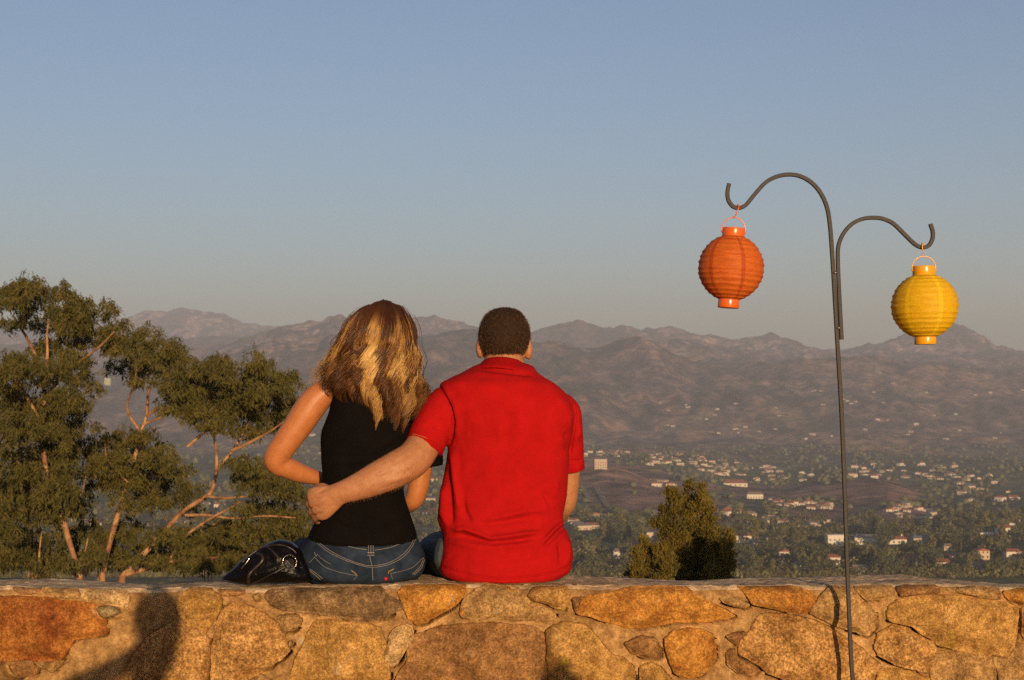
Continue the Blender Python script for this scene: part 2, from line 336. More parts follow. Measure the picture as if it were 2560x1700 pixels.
def big_house(pxl, pxr, pyb, h, roof, label, wallm, flat=False, win=(4, 1), along='x', rot=0.0, wing=None, glass=None, chimney=False):
    BH.append((pxl, pxr, pyb)); p = on_land((pxl + pxr) / 2, pyb); D = p.y; w = (pxr - pxl) * D / F; d = max(7.0, w * 0.6)
    r = empty('house', p, label, 'house', 'houses standing clear in the near valley')
    R = lambda v: [Vector((x * math.cos(rot) - y * math.sin(rot), x * math.sin(rot) + y * math.cos(rot), z)) + p for x, y, z in v]
    v, f = boxv(-w / 2, w / 2, -d / 2, d / 2, -3.0, h); wall = build('wall', R(v), f, wallm, r, False)
    if flat:
        v, f = boxv(-w / 2 - .25, w / 2 + .25, -d / 2 - .25, d / 2 + .25, h, h + 0.5)
        build('roof', R(v), f, roof, r, False)
    else:
        v, f = gable(w, d, h + 0.01, h + min(d, w) * 0.24, 0.6, along, 0 if along == 'y' else d * 0.25)
        rf = build('roof', R(v), f, roof, r, False)
        if chimney:
            v, f = boxv(w * .3, w * .3 + .9, 0, .9, h + .4, h + 3.2); build('chimney', R(v), f, wallm, rf, False)
    if wing:
        wl, wh, wx = wing
        v, f = boxv(wx - wl / 2, wx + wl / 2, -d / 2 - 4, -d / 2 - 0.02, -3.0, wh); build('wing', R(v), f, wallm, r, False)
        v, f = gable(wl, 4.4, wh + .01, wh + 1.5, 0.5, 'x', 1.0); build('wing_roof', R([(x + wx, y - d / 2 - 2, z) for x, y, z in v]), f, roof, r, False)
    nx, nz = win; ww = w / nx * 0.42
    for iz in range(nz):
        for ix in range(nx):
            cx = -w / 2 + (ix + .5) * w / nx; z0 = 0.8 + iz * 3.0
            if z0 + 1.5 > h: continue
            v, f = boxv(cx - ww / 2, cx + ww / 2, -d / 2 - 0.10, -d / 2 - 0.02, z0, min(z0 + 1.6, h - .2)); wd = build('window', R(v), f, wallm, r, False)
            v, f = boxv(cx - ww / 2 + .15, cx + ww / 2 - .15, -d / 2 - 0.14, -d / 2 - 0.105, z0 + .15, min(z0 + 1.45, h - .35)); build('pane', R(v), f, glass or m_pane, wd, False)
    return r
big_house(2065, 2112, 1365, 7.5, m_white, 'tall white flat-roofed cube house with teal glass beside the pole', m_white, True, (4, 2), glass=m_teal, rot=0.1)
big_house(2136, 2190, 1361, 5.0, m_grey, 'long white house with grey roof and a row of windows right of the pole', m_white, False, (6, 1), rot=-0.12)
big_house(2212, 2263, 1360, 3.6, m_tile, 'cream single-storey house with red roof below the dark round tree', m_white, False, (4, 1), chimney=True)
big_house(2276, 2331, 1357, 3.4, m_grey, 'low grey-roofed house on the slope right of the cream red-roofed one', m_cream, False, (5, 1), rot=0.15)
big_house(2448, 2480, 1343, 2.8, m_white, 'low white flat building left of the stacked red-roofed villa', m_white, True, (3, 1))
big_house(2490, 2533, 1341, 6.4, m_tile, 'two-storey white villa with red roof near the right edge', m_white, False, (4, 2), chimney=True)
big_house(2438, 2470, 1399, 5.4, m_tile, 'cream gabled house with red roof above a bare brown slope', m_cream, False, (3, 2), 'y')
big_house(2512, 2549, 1400, 5.0, m_tile, 'white house with wide red roof among trees at the right edge', m_white, False, (3, 1), wing=(5, 2.6, 1.5))
big_house(2357, 2383, 1376, 2.8, m_tan, 'small pale low house between dark trees at right', m_cream, False, (3, 1))
big_house(2334, 2390, 1417, 3.0, m_tile, 'long low white ranch house with red-brown roof just above the wall', m_white, False, (7, 1), chimney=True)
big_house(2407, 2468, 1425, 2.9, m_tan, 'long tan-roofed ranch house near the wall at far right', m_cream, False, (6, 1))
big_house(2255, 2298, 1408, 3.6, m_tile, 'red-roofed cream house with side wing beside a pale path', m_cream, False, (3, 1), wing=(5, 2.6, 3.0), rot=-0.25)
big_house(2162, 2195, 1377, 2.8, m_tan, 'small orange-tan house between green trees right of the pole', m_cream, False, (3, 1))
big_house(2066, 2098, 1415, 5.2, m_tile, 'white two-storey house with red roof just left of the pole', m_white, False, (3, 2), wing=(5, 2.6, -1))
big_house(1982, 2015, 1431, 4.6, m_grey, 'white gabled house with brown-grey roof just above the wall', m_white, False, (3, 1), 'y', rot=0.35)
big_house(1839, 1880, 1356, 5.0, m_tile, 'white house with red roof left of a tall feathery tree', m_white, False, (4, 1), wing=(5, 2.8, 0))
big_house(1946, 1972, 1404, 6.0, m_tile, 'narrow white house with red roofs stepping down the slope', m_white, False, (2, 2), 'y', wing=(5, 3.2, 0))
big_house(1533, 1562, 1397, 4.6, m_tan, 'white house peeking through trees right of the red shirt', m_white, False, (3, 1))
big_house(2127, 2171, 1437, 4.0, m_tan, 'pale-roofed cream house right at the wall top beside the pole', m_cream, False, (4, 1), rot=-0.2)
big_house(1880, 1906, 1368, 3.0, m_grey, 'low grey-roofed house right of the white red-roofed house', m_cream, False, (3, 1))
big_house(1460, 1500, 1322, 3.4, m_tile, 'long pink-roofed low house behind a row of trees near the red shirt', m_cream, False, (5, 1))
big_house(1616, 1632, 1350, 5.0, m_white, 'small white block house left of the juniper top', m_cream, True, (2, 1))
big_house(1486, 1517, 1172, 11.5, m_cream, 'large square pale building alone on the brown hill', m_cream, True, (5, 3))
big_house(1866, 1906, 1247, 5.0, m_tan, 'white villa with dark colonnade on its own round knoll', m_white, False, (6, 1))
big_house(262, 277, 962, 22.0, m_white, 'lone pale yellow block on the far slope between the gum trees', mat('pale_yellow_wall', (0.75, 0.72, 0.30), 0.8), True, (2, 1))
big_house(1806, 1866, 1215, 4.0, m_tile, 'long white and pink house on the brown spur above the juniper', m_white, False, (5, 1))

def house_proto(i):
    r = random.Random(100 + i); w = 12 + r.random() * 7; d = 8 + r.random() * 3; h = 3.0 if i % 3 else 5.4
    v1, f1 = boxv(-w / 2, w / 2, -d / 2, d / 2, -2.5, h); v2, f2 = gable(w, d, h + .01, h + d * 0.25, .6, 'x' if i % 4 else 'y', d * .3 if i % 2 else 0)
    v3, f3 = boxv(w * .1, w * .1 + 6, -d / 2 - 3.5, -d / 2 - .02, -2.5, 2.7)
    parts = [(v1, f1), (v3, f3), (v2, f2)]
    for q in range(3):
        cx = -w / 2 + (q + .5) * w / 3; parts.append(boxv(cx - .9, cx + .9, -d / 2 - .12 - (3.5 if q == 2 else 0), -d / 2 - .03 - (3.5 if q == 2 else 0), .8, 2.1))
    V, Fa = join(parts); me = bpy.data.meshes.new('house'); me.from_pydata([tuple(p) for p in V], [], Fa)
    for m in ((m_white, m_cream)[i % 2], (m_tile, m_tan, m_tile, m_grey)[i % 4], m_pane): me.materials.append(m)
    for k, p in enumerate(me.polygons): p.material_index = 0 if k < 12 else (1 if k < 12 + len(f2) else 2)
    return me
PROTO = [house_proto(i) for i in range(8)]
# clusters: x0, x1, y0, y1 in the photograph, how many, what they are called
CLUST = [
 (1455, 1590, 1131, 1143, 20, 'tiny pale house along the brown crest right of the red shirt'),
 (1620, 1760, 1133, 1165, 34, 'tiny pale house in the dense hillside estate above the juniper'),
 (1740, 1870, 1150, 1190, 34, 'tiny pale house in the lower right of the hillside estate'),
 (1880, 2030, 1170, 1208, 22, 'tiny pale house among trees just left of the pole at mid height'),
 (2120, 2400, 1160, 1200, 34, 'tiny pale house in the tree-covered flat right of the pole'),
 (2400, 2560, 1180, 1260, 20, 'tiny pale house among trees at the valley right edge'),
 (1630, 1680, 1204, 1218, 6, 'tiny white house on the brown spur behind the juniper'),
 (1920, 2000, 1250, 1268, 11, 'small white house in the row left of the pole'),
 (1815, 1935, 1282, 1300, 14, 'small cream house in the terrace between juniper and pole'),
 (1790, 1990, 1305, 1330, 14, 'small red-roofed house among trees between juniper and pole'),
 (2020, 2070, 1255, 1275, 6, 'small white house just right of the pole below the dry knoll'),
 (2225, 2400, 1268, 1300, 15, 'small red-roofed house at the foot of the right brown hill'),
 (2480, 2560, 1300, 1318, 5, 'small pale house above the two-storey villa at the right edge'),
 (1430, 1500, 1285, 1330, 8, 'small pale house half hidden by trees beside the red shirt'),
 (1960, 2060, 1300, 1335, 9, 'small pale house among the dark trees behind the pole'),
 (1055, 1100, 1190, 1290, 9, 'tiny house glimpsed between the woman and the red shirt'),
 (700, 800, 1060, 1180, 10, 'tiny house glimpsed under the bent bare arm'),
 (60, 640, 1090, 1330, 16, 'tiny house glimpsed through the gum tree branches'),
 (1640, 1960, 1000, 1085, 20, 'speck of a house on the far slope between red shirt and pole'),
 (2000, 2560, 950, 1120, 32, 'speck of a house on the far slope right of the pole')]
HK = ['tall white red-roofed house', 'cream tan-roofed house', 'low white red-roofed house', 'tall cream grey-roofed house', 'white gabled red-roofed house', 'low cream tan-roofed house', 'tall white hip-roofed house', 'low cream grey-roofed house']
k = 0
for x0, x1, y0, y1, n, lab in CLUST:
    for q in range(n):
        px, py = rnd.uniform(x0, x1), rnd.uniform(y0, y1)
        if py < 1125 and rnd.random() < .5: px, py = (lambda b: (b[0] + rnd.uniform(-1, 1) * b[2], b[1] + rnd.uniform(-.5, .5) * b[3]))(rnd.choice([b for b in PAT if x0 < b[0] < x1 and y0 - 20 < b[1] < y1] or [(px, py, 1, 1)]))
        p = on_land(px, py)
        o = bpy.data.objects.new('house', PROTO[k % 8]); COL.objects.link(o); k += 1
        o.location = p; s = rnd.uniform(.62, 1.0) * (.80 if p.y > 3200 else .8); o.scale = (s, s, s); o.rotation_euler.z = rnd.gauss(0, .6)
        kk = (k - 1) % 8; lk = lab.replace('tiny pale house', 'tiny ' + HK[kk]).replace('small pale house', 'small ' + HK[kk]).replace('small white house', 'small ' + HK[kk]).replace('tiny white house', 'tiny ' + HK[kk]).replace('small cream house', 'small ' + HK[kk]).replace('small red-roofed house', 'small ' + HK[kk]).replace('tiny house', 'tiny ' + HK[kk]).replace('speck of a house', 'speck of a ' + HK[kk]); tag(o, lk, 'house', 'houses: ' + lk[:70])

# ---------------------------------------------------------------- trees in the valley
def leaf_mat(name, c1, c2, tr=0.25, scale=1.0):
    return translucent(mat(name, c1, 0.75, 0.15, base2=c2, noise_scale=scale), tr)
m_oak = leaf_mat('dark_valley_foliage', (0.170, 0.160, 0.062), (0.080, 0.086, 0.036), .15, .5)
m_olive = leaf_mat('olive_valley_foliage', (0.230, 0.195, 0.070), (0.120, 0.110, 0.040), .15, .5)
m_trunk = mat('valley_bark', (0.22, 0.15, 0.10), 0.9, 0.1, noise_amt=.4, noise_scale=3)
def crown_mesh(name, kind, seed, m):
    g = np.random.default_rng(seed); n = 900
    if kind == 'round': cl = [(g.normal(0, .55, 3) * (1, 1, .55) + (0, 0, .1), g.uniform(.45, .7)) for _ in range(9)]
    elif kind == 'tall': cl = [((g.normal(0, .22), g.normal(0, .22), z), .34 + .12 * math.sin(z * 2)) for z in np.linspace(-1.1, 1.5, 10)]
    elif kind == 'cone': cl = [((g.normal(0, .08), g.normal(0, .08), z), .62 * (1.75 - z) / 2.6 + .08) for z in np.linspace(-.9, 1.6, 11)]
    else: cl = [((math.cos(a) * .9, math.sin(a) * .9, g.uniform(-.25, .35)), .52) for a in np.linspace(0, 6.28, 8)[:-1]] + [((0, 0, .5), .7)]
    q = g.integers(0, len(cl), n); d = g.normal(size=(n, 3)); d /= np.linalg.norm(d, axis=1)[:, None]
    c = np.array([cl[i][0] for i in q]) + d * (np.array([cl[i][1] for i in q]) * g.uniform(.7, 1.08, n))[:, None]
    u = g.normal(size=(n, 3)); u -= d * np.sum(u * d, 1)[:, None] * .6; u /= np.linalg.norm(u, axis=1)[:, None]; v = np.cross(d + .4 * g.normal(size=(n, 3)), u); v /= np.linalg.norm(v, axis=1)[:, None]
    s = g.uniform(.10, .19, n)[:, None]; V = np.stack([c - u * s, c - v * s * .6, c + u * s, c + v * s * .6], 1).reshape(-1, 3)
    o = build(name, V, np.arange(n * 4).reshape(-1, 4), m, None, False); me = o.data; bpy.data.objects.remove(o); return me
def trunk_mesh(h, r):
    v, f = limb_m([(0, 0, -h, r), (0.05, 0.02, -h * .5, r * .8), (0, 0, 0, r * .6), (.1, .05, .4, r * .3)], 8, 7, (0, 1, 0.1))
    o = build('trunk', v, f, m_trunk); me = o.data; bpy.data.objects.remove(o); return me
CM = [(crown_mesh('crown', kd, 11 + i, m), trunk_mesh(1.6, .13)) for i, (kd, m) in enumerate([('round', m_oak), ('round', m_olive), ('flat', m_oak), ('tall', m_oak), ('cone', m_oak), ('round', m_oak), ('flat', m_olive), ('tall', m_olive)])]
def hides_house(px, py, m=7, dn=30): return any(a - m < px < b + m and c - 2 < py < c + dn for a, b, c in BH)
def valley_tree(px, py, size, kind, label, group):
    p = on_land(px, py); r = empty('valley_tree', p, label, 'tree', group); cm, tm = CM[kind]
    lift = size * (1.25 if kind in (3, 4, 7) else .75)
    for nm, me in (('crown', cm), ('trunk', tm)):
        o = bpy.data.objects.new(nm, me); COL.objects.link(o); o.parent = r; o.location = (0, 0, lift); o.scale = (size,) * 3; o.rotation_euler.z = rnd.uniform(0, 6.28)
    return r
for px, py, s, kd, lab in [
 (2228, 1352, 6.5, 0, 'big dark round tree above the cream red-roofed house'), (2246, 1354, 6.0, 5, 'dark round tree standing right against the biggest round tree'), (2200, 1345, 5.0, 0, 'dark tree left of the big round tree above the houses'),
 (2078, 1338, 3.2, 4, 'pointed conifer rising behind the tall white cube house'), (1887, 1362, 6.5, 7, 'tall feathery tree with bare lower trunk right of the white house'), (2215, 1366, 5.2, 0, 'bushy tree in front of the cream red-roofed house'),
 (2290, 1380, 4.2, 5, 'round shrub on the bare slope left of its twin'), (2266, 1384, 3.8, 5, 'round shrub on the bare slope below the cream house'), (2548, 1350, 6.5, 2, 'broad dark tree right of the stacked villa'),
 (2200, 1418, 8.0, 1, 'large olive-green tree right of the pole near the wall'), (2165, 1408, 6.5, 0, 'dark tree between the pole and the olive-green tree'), (1480, 1436, 6.0, 1, 'rounded olive tree at the wall right of the red shirt'),
 (1450, 1424, 5.5, 0, 'dark tree beside the red shirt hem'), (1575, 1398, 5.0, 0, 'dark tree left of the juniper'), (1900, 1330, 5.5, 0, 'dark spreading tree behind the feathery tree'), (1690, 1300, 4, 3, 'slim dark tree behind the juniper')]:
    valley_tree(px, py, s, kd, lab, 'trees standing out in the near valley')
TCL = [(1425, 1640, 1285, 1458, 40, 'tree in the wooded strip between red shirt and juniper'), (1830, 2060, 1300, 1462, 62, 'tree in the wooded slope between juniper and pole'),
 (2130, 2330, 1320, 1462, 52, 'tree in the wooded slope right of the pole'), (2330, 2580, 1290, 1472, 62, 'tree in the wooded slope at the right edge'),
 (1060, 1100, 1200, 1420, 10, 'tree glimpsed between the woman and the red shirt'), (40, 780, 1180, 1440, 50, 'tree seen in the valley behind the gum trees')]
TK = {0: 'round dark', 1: 'round olive', 2: 'spreading dark', 3: 'slim dark', 5: 'bushy dark', 6: 'spreading olive', 7: 'slim olive'}
for x0, x1, y0, y1, n, lab in TCL:
    for q in range(n):
        px, py = rnd.uniform(x0, x1), y1 - (y1 - y0) * rnd.random() ** .8
        if any(((px - a) / rx) ** 2 + ((py - b) / ry) ** 2 < .8 for a, b, rx, ry in BARE + [t for t in PAT if t[1] > 1300]) or hides_house(px, py): continue
        kd = rnd.choice([0, 0, 1, 2, 3, 5, 5, 6, 7]); sz = rnd.uniform(3.0, 6.0); lk = ('small ' if sz < 4 else 'large ' if sz > 5 else '') + TK[kd] + ' ' + lab; valley_tree(px, py, sz, kd, lk, 'trees: ' + lk[:70])
# palms
m_frond = leaf_mat('palm_frond', (0.11, 0.10, 0.035), (0.06, 0.06, 0.02), .2, .5)
def palm(px, py, h, label):
    p = on_land(px, py); r = empty('palm_tree', p, label, 'palm tree', 'palms in the valley')
    v, f = limb_m([(0, 0, -2, .4), (.2, 0, h * .5, .3), (0.1, 0, h, .28)], 8, 7, (0, 1, 0)); build('trunk', v + np.array(p), f, m_trunk, r)
    V, Fa = [], []
    for a in np.linspace(0, 6.28, 15)[:-1]:
        for el in (.9, .1):
            b = len(V); dx, dy = math.cos(a + el), math.sin(a + el); L = 3.0
            for t in (0, .5, 1):
                z = h + L * (el * t - 1.1 * t * t); wv = .32 * (1 - t) + .08
                V += [(dx * L * t - dy * wv, dy * L * t + dx * wv, z), (dx * L * t + dy * wv, dy * L * t - dx * wv, z)]
            Fa += [(b, b + 1, b + 3, b + 2), (b + 2, b + 3, b + 5, b + 4)]
    build('crown', np.array(V) + np.array(p), Fa, m_frond, r, False)
for px, py, h, lab in [(1578, 1388, 11, 'slim palm in the trees left of the juniper'), (2100, 1412, 9, 'short palm right beside the pole'), (1506, 1440, 10, 'palm stem near the wall right of the red shirt'), (2020, 1440, 9, 'palm at the wall left of the pole'), (2402, 1390, 12, 'palm on the brown slope left of the gabled house'), (2500, 1425, 8, 'palm near the wall at the far right')]:
    palm(px, py, h, lab)
# the woods farther off, nobody could count them
ico = bmesh.new(); bmesh.ops.create_icosphere(ico, subdivisions=1, radius=1.0); IV = np.array([v.co[:] for v in ico.verts]); ico.faces.ensure_lookup_table(); IF = np.array([[v.index for v in f.verts] for f in ico.faces]); ico.free()
VV, FF, cnt = [], [], 0
CC = []
QV, QC = [], []
while cnt < 4900:
    px = rnd.uniform(-200, 2760); py = 1118 + 356 * rnd.random() ** 1.25
    if any(((px - a) / rx) ** 2 + ((py - b) / ry) ** 2 < .9 for a, b, rx, ry in BARE + PAT) and rnd.random() < .96: continue
    if hides_house(px, py, 5, 26): continue
    nn = float(vnoise(np.array([px / 70.]), np.array([py / 16.]), 77)[0])
    if nn < -.25 and rnd.random() < .75: continue
    p = on_land(px, py); s = rnd.uniform(2.4, 5.0)
    if py > 1290:
        nq = 110; d = rng.normal(size=(nq, 3)); d /= np.linalg.norm(d, axis=1)[:, None]; c = np.array(p) + d * rng.uniform(.55, 1.05, (nq, 1)) * np.array([1.2, 1.2, rnd.choice([.8, .9, 1.1, 1.6])]) * s + (0, 0, s * .5); u = rng.normal(size=(nq, 3)); u /= np.linalg.norm(u, axis=1)[:, None]; w_ = np.cross(u, d); w_ /= np.linalg.norm(w_, axis=1)[:, None] + 1e-9; h_ = s * .26
        QV.append(np.stack([c - u * h_, c - w_ * h_ * .7, c + u * h_, c + w_ * h_ * .7], 1).reshape(-1, 3)); QC.append(np.repeat(np.array([[0.125, 0.112, 0.045]]) * rnd.uniform(.6, 1.6) * rng.uniform(.7, 1.3, (nq, 1)), 4, 0)); cnt += 1; continue
    J = IV * rng.uniform(.62, 1.25, (len(IV), 1)) * np.array([1.15, 1.15, rnd.choice([.8, .8, 1.0, 1.7])]) * s + np.array(p) + (0, 0, s * .5)
    FF.append(IF + len(VV) * len(IV)); VV.append(J); cnt += 1
    g = np.array([[0.105, 0.100, 0.044]]) * rnd.uniform(.55, 1.7) + rng.uniform(0, .012, (len(IV), 3)); CC.append(g)
m_wood = mat('far_woodland', (1, 1, 1), 0.9, 0.05, attr=True, noise_amt=.5, noise_scale=.9)
wd = build('valley_woodland', np.vstack(VV), np.vstack(FF), m_wood, None, False, col=np.vstack(CC))
tag(wd, 'dense green woodland spread over the far valley floor', 'woodland', kind='stuff')
qv = np.vstack(QV); tag(build('valley_scrub', qv, np.arange(len(qv)).reshape(-1, 4), m_wood, None, False, col=np.vstack(QC)), 'leafy scrub and small trees covering the near valley floor', 'woodland', kind='stuff')

# brush on the near slope below the wall
SV_, SC_ = [], []
for q in range(1500):
    D = math.exp(rnd.uniform(math.log(55), math.log(880))); x = rnd.uniform(-.48, .48) * D; zg = float(np.interp(D, Dr, LZ[:, ncol // 2])); s = rnd.uniform(.9, 2.6) * (1 if D < 300 else 1.5); nq = 60
    d = rng.normal(size=(nq, 3)); d /= np.linalg.norm(d, axis=1)[:, None]; c = np.array((x, D, zg + s * .35)) + d * rng.uniform(.5, 1.05, (nq, 1)) * np.array([1.2, 1.2, .7]) * s; u = rng.normal(size=(nq, 3)); u /= np.linalg.norm(u, axis=1)[:, None]; w_ = np.cross(u, d); w_ /= np.linalg.norm(w_, axis=1)[:, None] + 1e-9; h_ = s * .22
    SV_.append(np.stack([c - u * h_, c - w_ * h_ * .7, c + u * h_, c + w_ * h_ * .7], 1).reshape(-1, 3)); SC_.append(np.repeat(np.array([[0.120, 0.100, 0.042]]) * rnd.uniform(.6, 1.5) * rng.uniform(.7, 1.3, (nq, 1)), 4, 0))
qv = np.vstack(SV_); tag(build('slope_brush', qv, np.arange(len(qv)).reshape(-1, 4), m_wood, None, False, col=np.vstack(SC_)), 'low brush covering the slope just below the wall', 'brush', kind='stuff')
# dirt roads and tracks on the slopes, poles along the streets
m_road = mat('pale_dirt_road', (0.42, 0.29, 0.19), 0.95, .05, noise_amt=.3, noise_scale=.3)
def road(pts, wid):
    q = catmull(np.array(pts, dtype=float), 60); P = [on_land(x, y) for x, y in q]; L, R = [], []
    for i, p in enumerate(P):
        d = P[min(i + 1, 59)] - P[max(i - 1, 0)]; n = Vector((-d.y, d.x, 0)); n = n.normalized() if n.length > 1e-6 else Vector((1, 0, 0)); lift = Vector((0, 0, .5 + p.y * .0006))
        L.append(p + n * wid / 2 + lift); R.append(p - n * wid / 2 + lift)
    tag(build('dirt_road', L + R, [(i, i + 1, 61 + i, 60 + i) for i in range(59) if (P[i] - P[i + 1]).length < 160], m_road), kind='structure')
for pts, wid in (([(1335, 850), (1380, 858), (1430, 874)], 16), ([(1430, 965), (1480, 980), (1540, 1004), (1570, 1012)], 12), ([(1492, 1222), (1505, 1245), (1522, 1272)], 7), ([(1930, 955), (1960, 968), (2010, 1000)], 10), ([(2284, 1398), (2304, 1412), (2322, 1432)], 6), ([(2448, 1404), (2470, 1424), (2486, 1446)], 5), ([(1430, 1200), (1450, 1215), (1480, 1260)], 6), ([(2160, 960), (2220, 972), (2290, 1000)], 10)): road(pts, wid)
m_pole = mat('weathered_pole', (0.55, 0.48, 0.40), .8, .2)
for px, py, h, lab in ((1918, 1377, 9.0, 'pale utility pole right of the grey-roofed low house'), (2141, 1188, 26.0, 'thin mast on the tan knoll right of the pole'), (1805, 1160, 22.0, 'thin mast above the hillside estate')):
    p = on_land(px, py); up_ = empty('utility_pole', p, lab, 'pole', 'poles in the valley'); v, f = limb_m([(p.x, p.y, p.z - 1, .22), (p.x, p.y, p.z + h * .5, .2), (p.x, p.y, p.z + h, .16)], 6, 7, (0, 1, .1)); build('mast', v, f, m_pole, up_); v, f = boxv(p.x - 1, p.x + 1, p.y - .28, p.y - .22, p.z + h * .9, p.z + h * .9 + .2); build('crossarm', v, f, m_pole, up_, False)
# ---------------------------------------------------------------- stone wall
def stone_mat(name, c1, c2, lich, grain=(0.55, 1.25), lich_t=0.62, gs=190):
    m = bpy.data.materials.new(name); m.use_nodes = True; nt = m.node_tree; b = nt.nodes['Principled BSDF']; L = nt.links.new; N = nt.nodes.new
    b.inputs['Roughness'].default_value = .9; b.inputs['Specular IOR Level'].default_value = .15
    geo = N('ShaderNodeNewGeometry'); oi = N('ShaderNodeObjectInfo'); ad = N('ShaderNodeVectorMath'); ad.operation = 'ADD'; sc_ = N('ShaderNodeVectorMath'); sc_.operation = 'SCALE'; sc_.inputs['Scale'].default_value = 9
    L(oi.outputs['Location'], sc_.inputs[0]); L(geo.outputs['Position'], ad.inputs[0]); L(sc_.outputs[0], ad.inputs[1])
    def nz(s, d=5, r=.6):
        n = N('ShaderNodeTexNoise'); n.inputs['Scale'].default_value = s; n.inputs['Detail'].default_value = d; n.inputs['Roughness'].default_value = r; L(ad.outputs[0], n.inputs['Vector']); return n.outputs['Fac']
    def ramp(i, a, ca, b_, cb):
        r = N('ShaderNodeValToRGB'); e = r.color_ramp.elements; e[0].position = a; e[0].color = (*ca, 1); e[1].position = b_; e[1].color = (*cb, 1); L(i, r.inputs[0]); return r.outputs[0]
    def mix(f, a, c, bl='MIX'):
        x = N('ShaderNodeMix'); x.data_type = 'RGBA'; x.blend_type = bl
        if isinstance(f, float): x.inputs[0].default_value = f
        else: L(f, x.inputs[0])
        L(a, x.inputs[6]); L(c, x.inputs[7]); return x.outputs[2]
    base = ramp(nz(8, 6, .68), .36, tuple(q * .72 for q in c1), .62, tuple(q * 1.12 for q in c2))
    lc = N('ShaderNodeRGB'); lc.outputs[0].default_value = (*lich, 1)
    base = mix(ramp(nz(7.3, 6, .7), lich_t, (0, 0, 0), lich_t + .07, (1, 1, 1)), base, lc.outputs[0])
    pl = N('ShaderNodeRGB'); pl.outputs[0].default_value = (.40, .36, .28, 1)
    base = mix(ramp(nz(16, 4, .6), .66, (0, 0, 0), .72, (.7, .7, .7)), base, pl.outputs[0])
    g = grain
    base = mix(1.0, base, ramp(nz(gs, 3, .7), .40, (g[0] * .6 + .38,) * 3, .60, (g[1] * .6 + .38,) * 3), 'MULTIPLY')
    base = mix(1.0, base, ramp(nz(gs * .5, 3, .7), .40, (g[0] * .5 + .45,) * 3, .60, (1.10,) * 3), 'MULTIPLY')
    base = mix(1.0, base, ramp(nz(34, 5, .65), .38, (.68, .62, .57), .6, (1.10, 1.08, 1.02)), 'MULTIPLY')
    L(base, b.inputs['Base Color'])
    bp = N('ShaderNodeBump'); bp.inputs['Strength'].default_value = .55; bp.inputs['Distance'].default_value = .006
    mxh = N('ShaderNodeMath'); mxh.operation = 'ADD'; L(nz(70, 6, .7), mxh.inputs[0]); L(nz(260, 3, .6), mxh.inputs[1]); L(mxh.outputs[0], bp.inputs['Height']); L(bp.outputs[0], b.inputs['Normal'])
    return m
SM = {
 'red': stone_mat('red_lichen_stone', (0.276, 0.076, 0.021), (0.386, 0.160, 0.036), (0.423, 0.224, 0.030), lich_t=.66),
 'pink': stone_mat('pinkish_stone', (0.386, 0.160, 0.072), (0.386, 0.232, 0.102), (0.368, 0.128, 0.036)),
 'tan': stone_mat('tan_stone', (0.368, 0.208, 0.078), (0.432, 0.264, 0.102), (0.405, 0.176, 0.042)),
 'pale': stone_mat('pale_granite', (0.515, 0.336, 0.150), (0.552, 0.368, 0.168), (0.423, 0.240, 0.084), grain=(.5, 1.2)),
 'grey': stone_mat('grey_stone', (0.239, 0.176, 0.090), (0.304, 0.224, 0.114), (0.368, 0.256, 0.108)),
 'brown': stone_mat('brown_stone', (0.248, 0.120, 0.045), (0.331, 0.176, 0.066), (0.368, 0.160, 0.042)),
 'yellow': stone_mat('yellow_lichen_granite', (0.405, 0.216, 0.054), (0.460, 0.264, 0.084), (0.442, 0.320, 0.036)),
 'orange': stone_mat('orange_stone', (0.414, 0.160, 0.033), (0.478, 0.232, 0.048), (0.368, 0.120, 0.030)),
 'grain': stone_mat('orange_speckled_granite', (0.423, 0.208, 0.060), (0.478, 0.272, 0.096), (0.386, 0.160, 0.036), grain=(.42, 1.3), gs=150),
 'dark': stone_mat('dark_layered_stone', (0.078, 0.046, 0.025), (0.304, 0.192, 0.090), (0.202, 0.088, 0.030), grain=(.5, 1.2)),
}
m_mortar = stone_mat('sandy_mortar', (0.350, 0.200, 0.075), (0.414, 0.248, 0.102), (0.313, 0.144, 0.048), grain=(.8, 1.1), lich_t=.64)
m_cap = stone_mat('grey_tan_mortar', (0.54, 0.39, 0.23), (0.62, 0.46, 0.28), (0.50, 0.34, 0.19), grain=(.8, 1.12), lich_t=.7)
PANEL = {1: 0, 2: 430, 3: 860, 4: 1290, 5: 1720, 6: 2130}
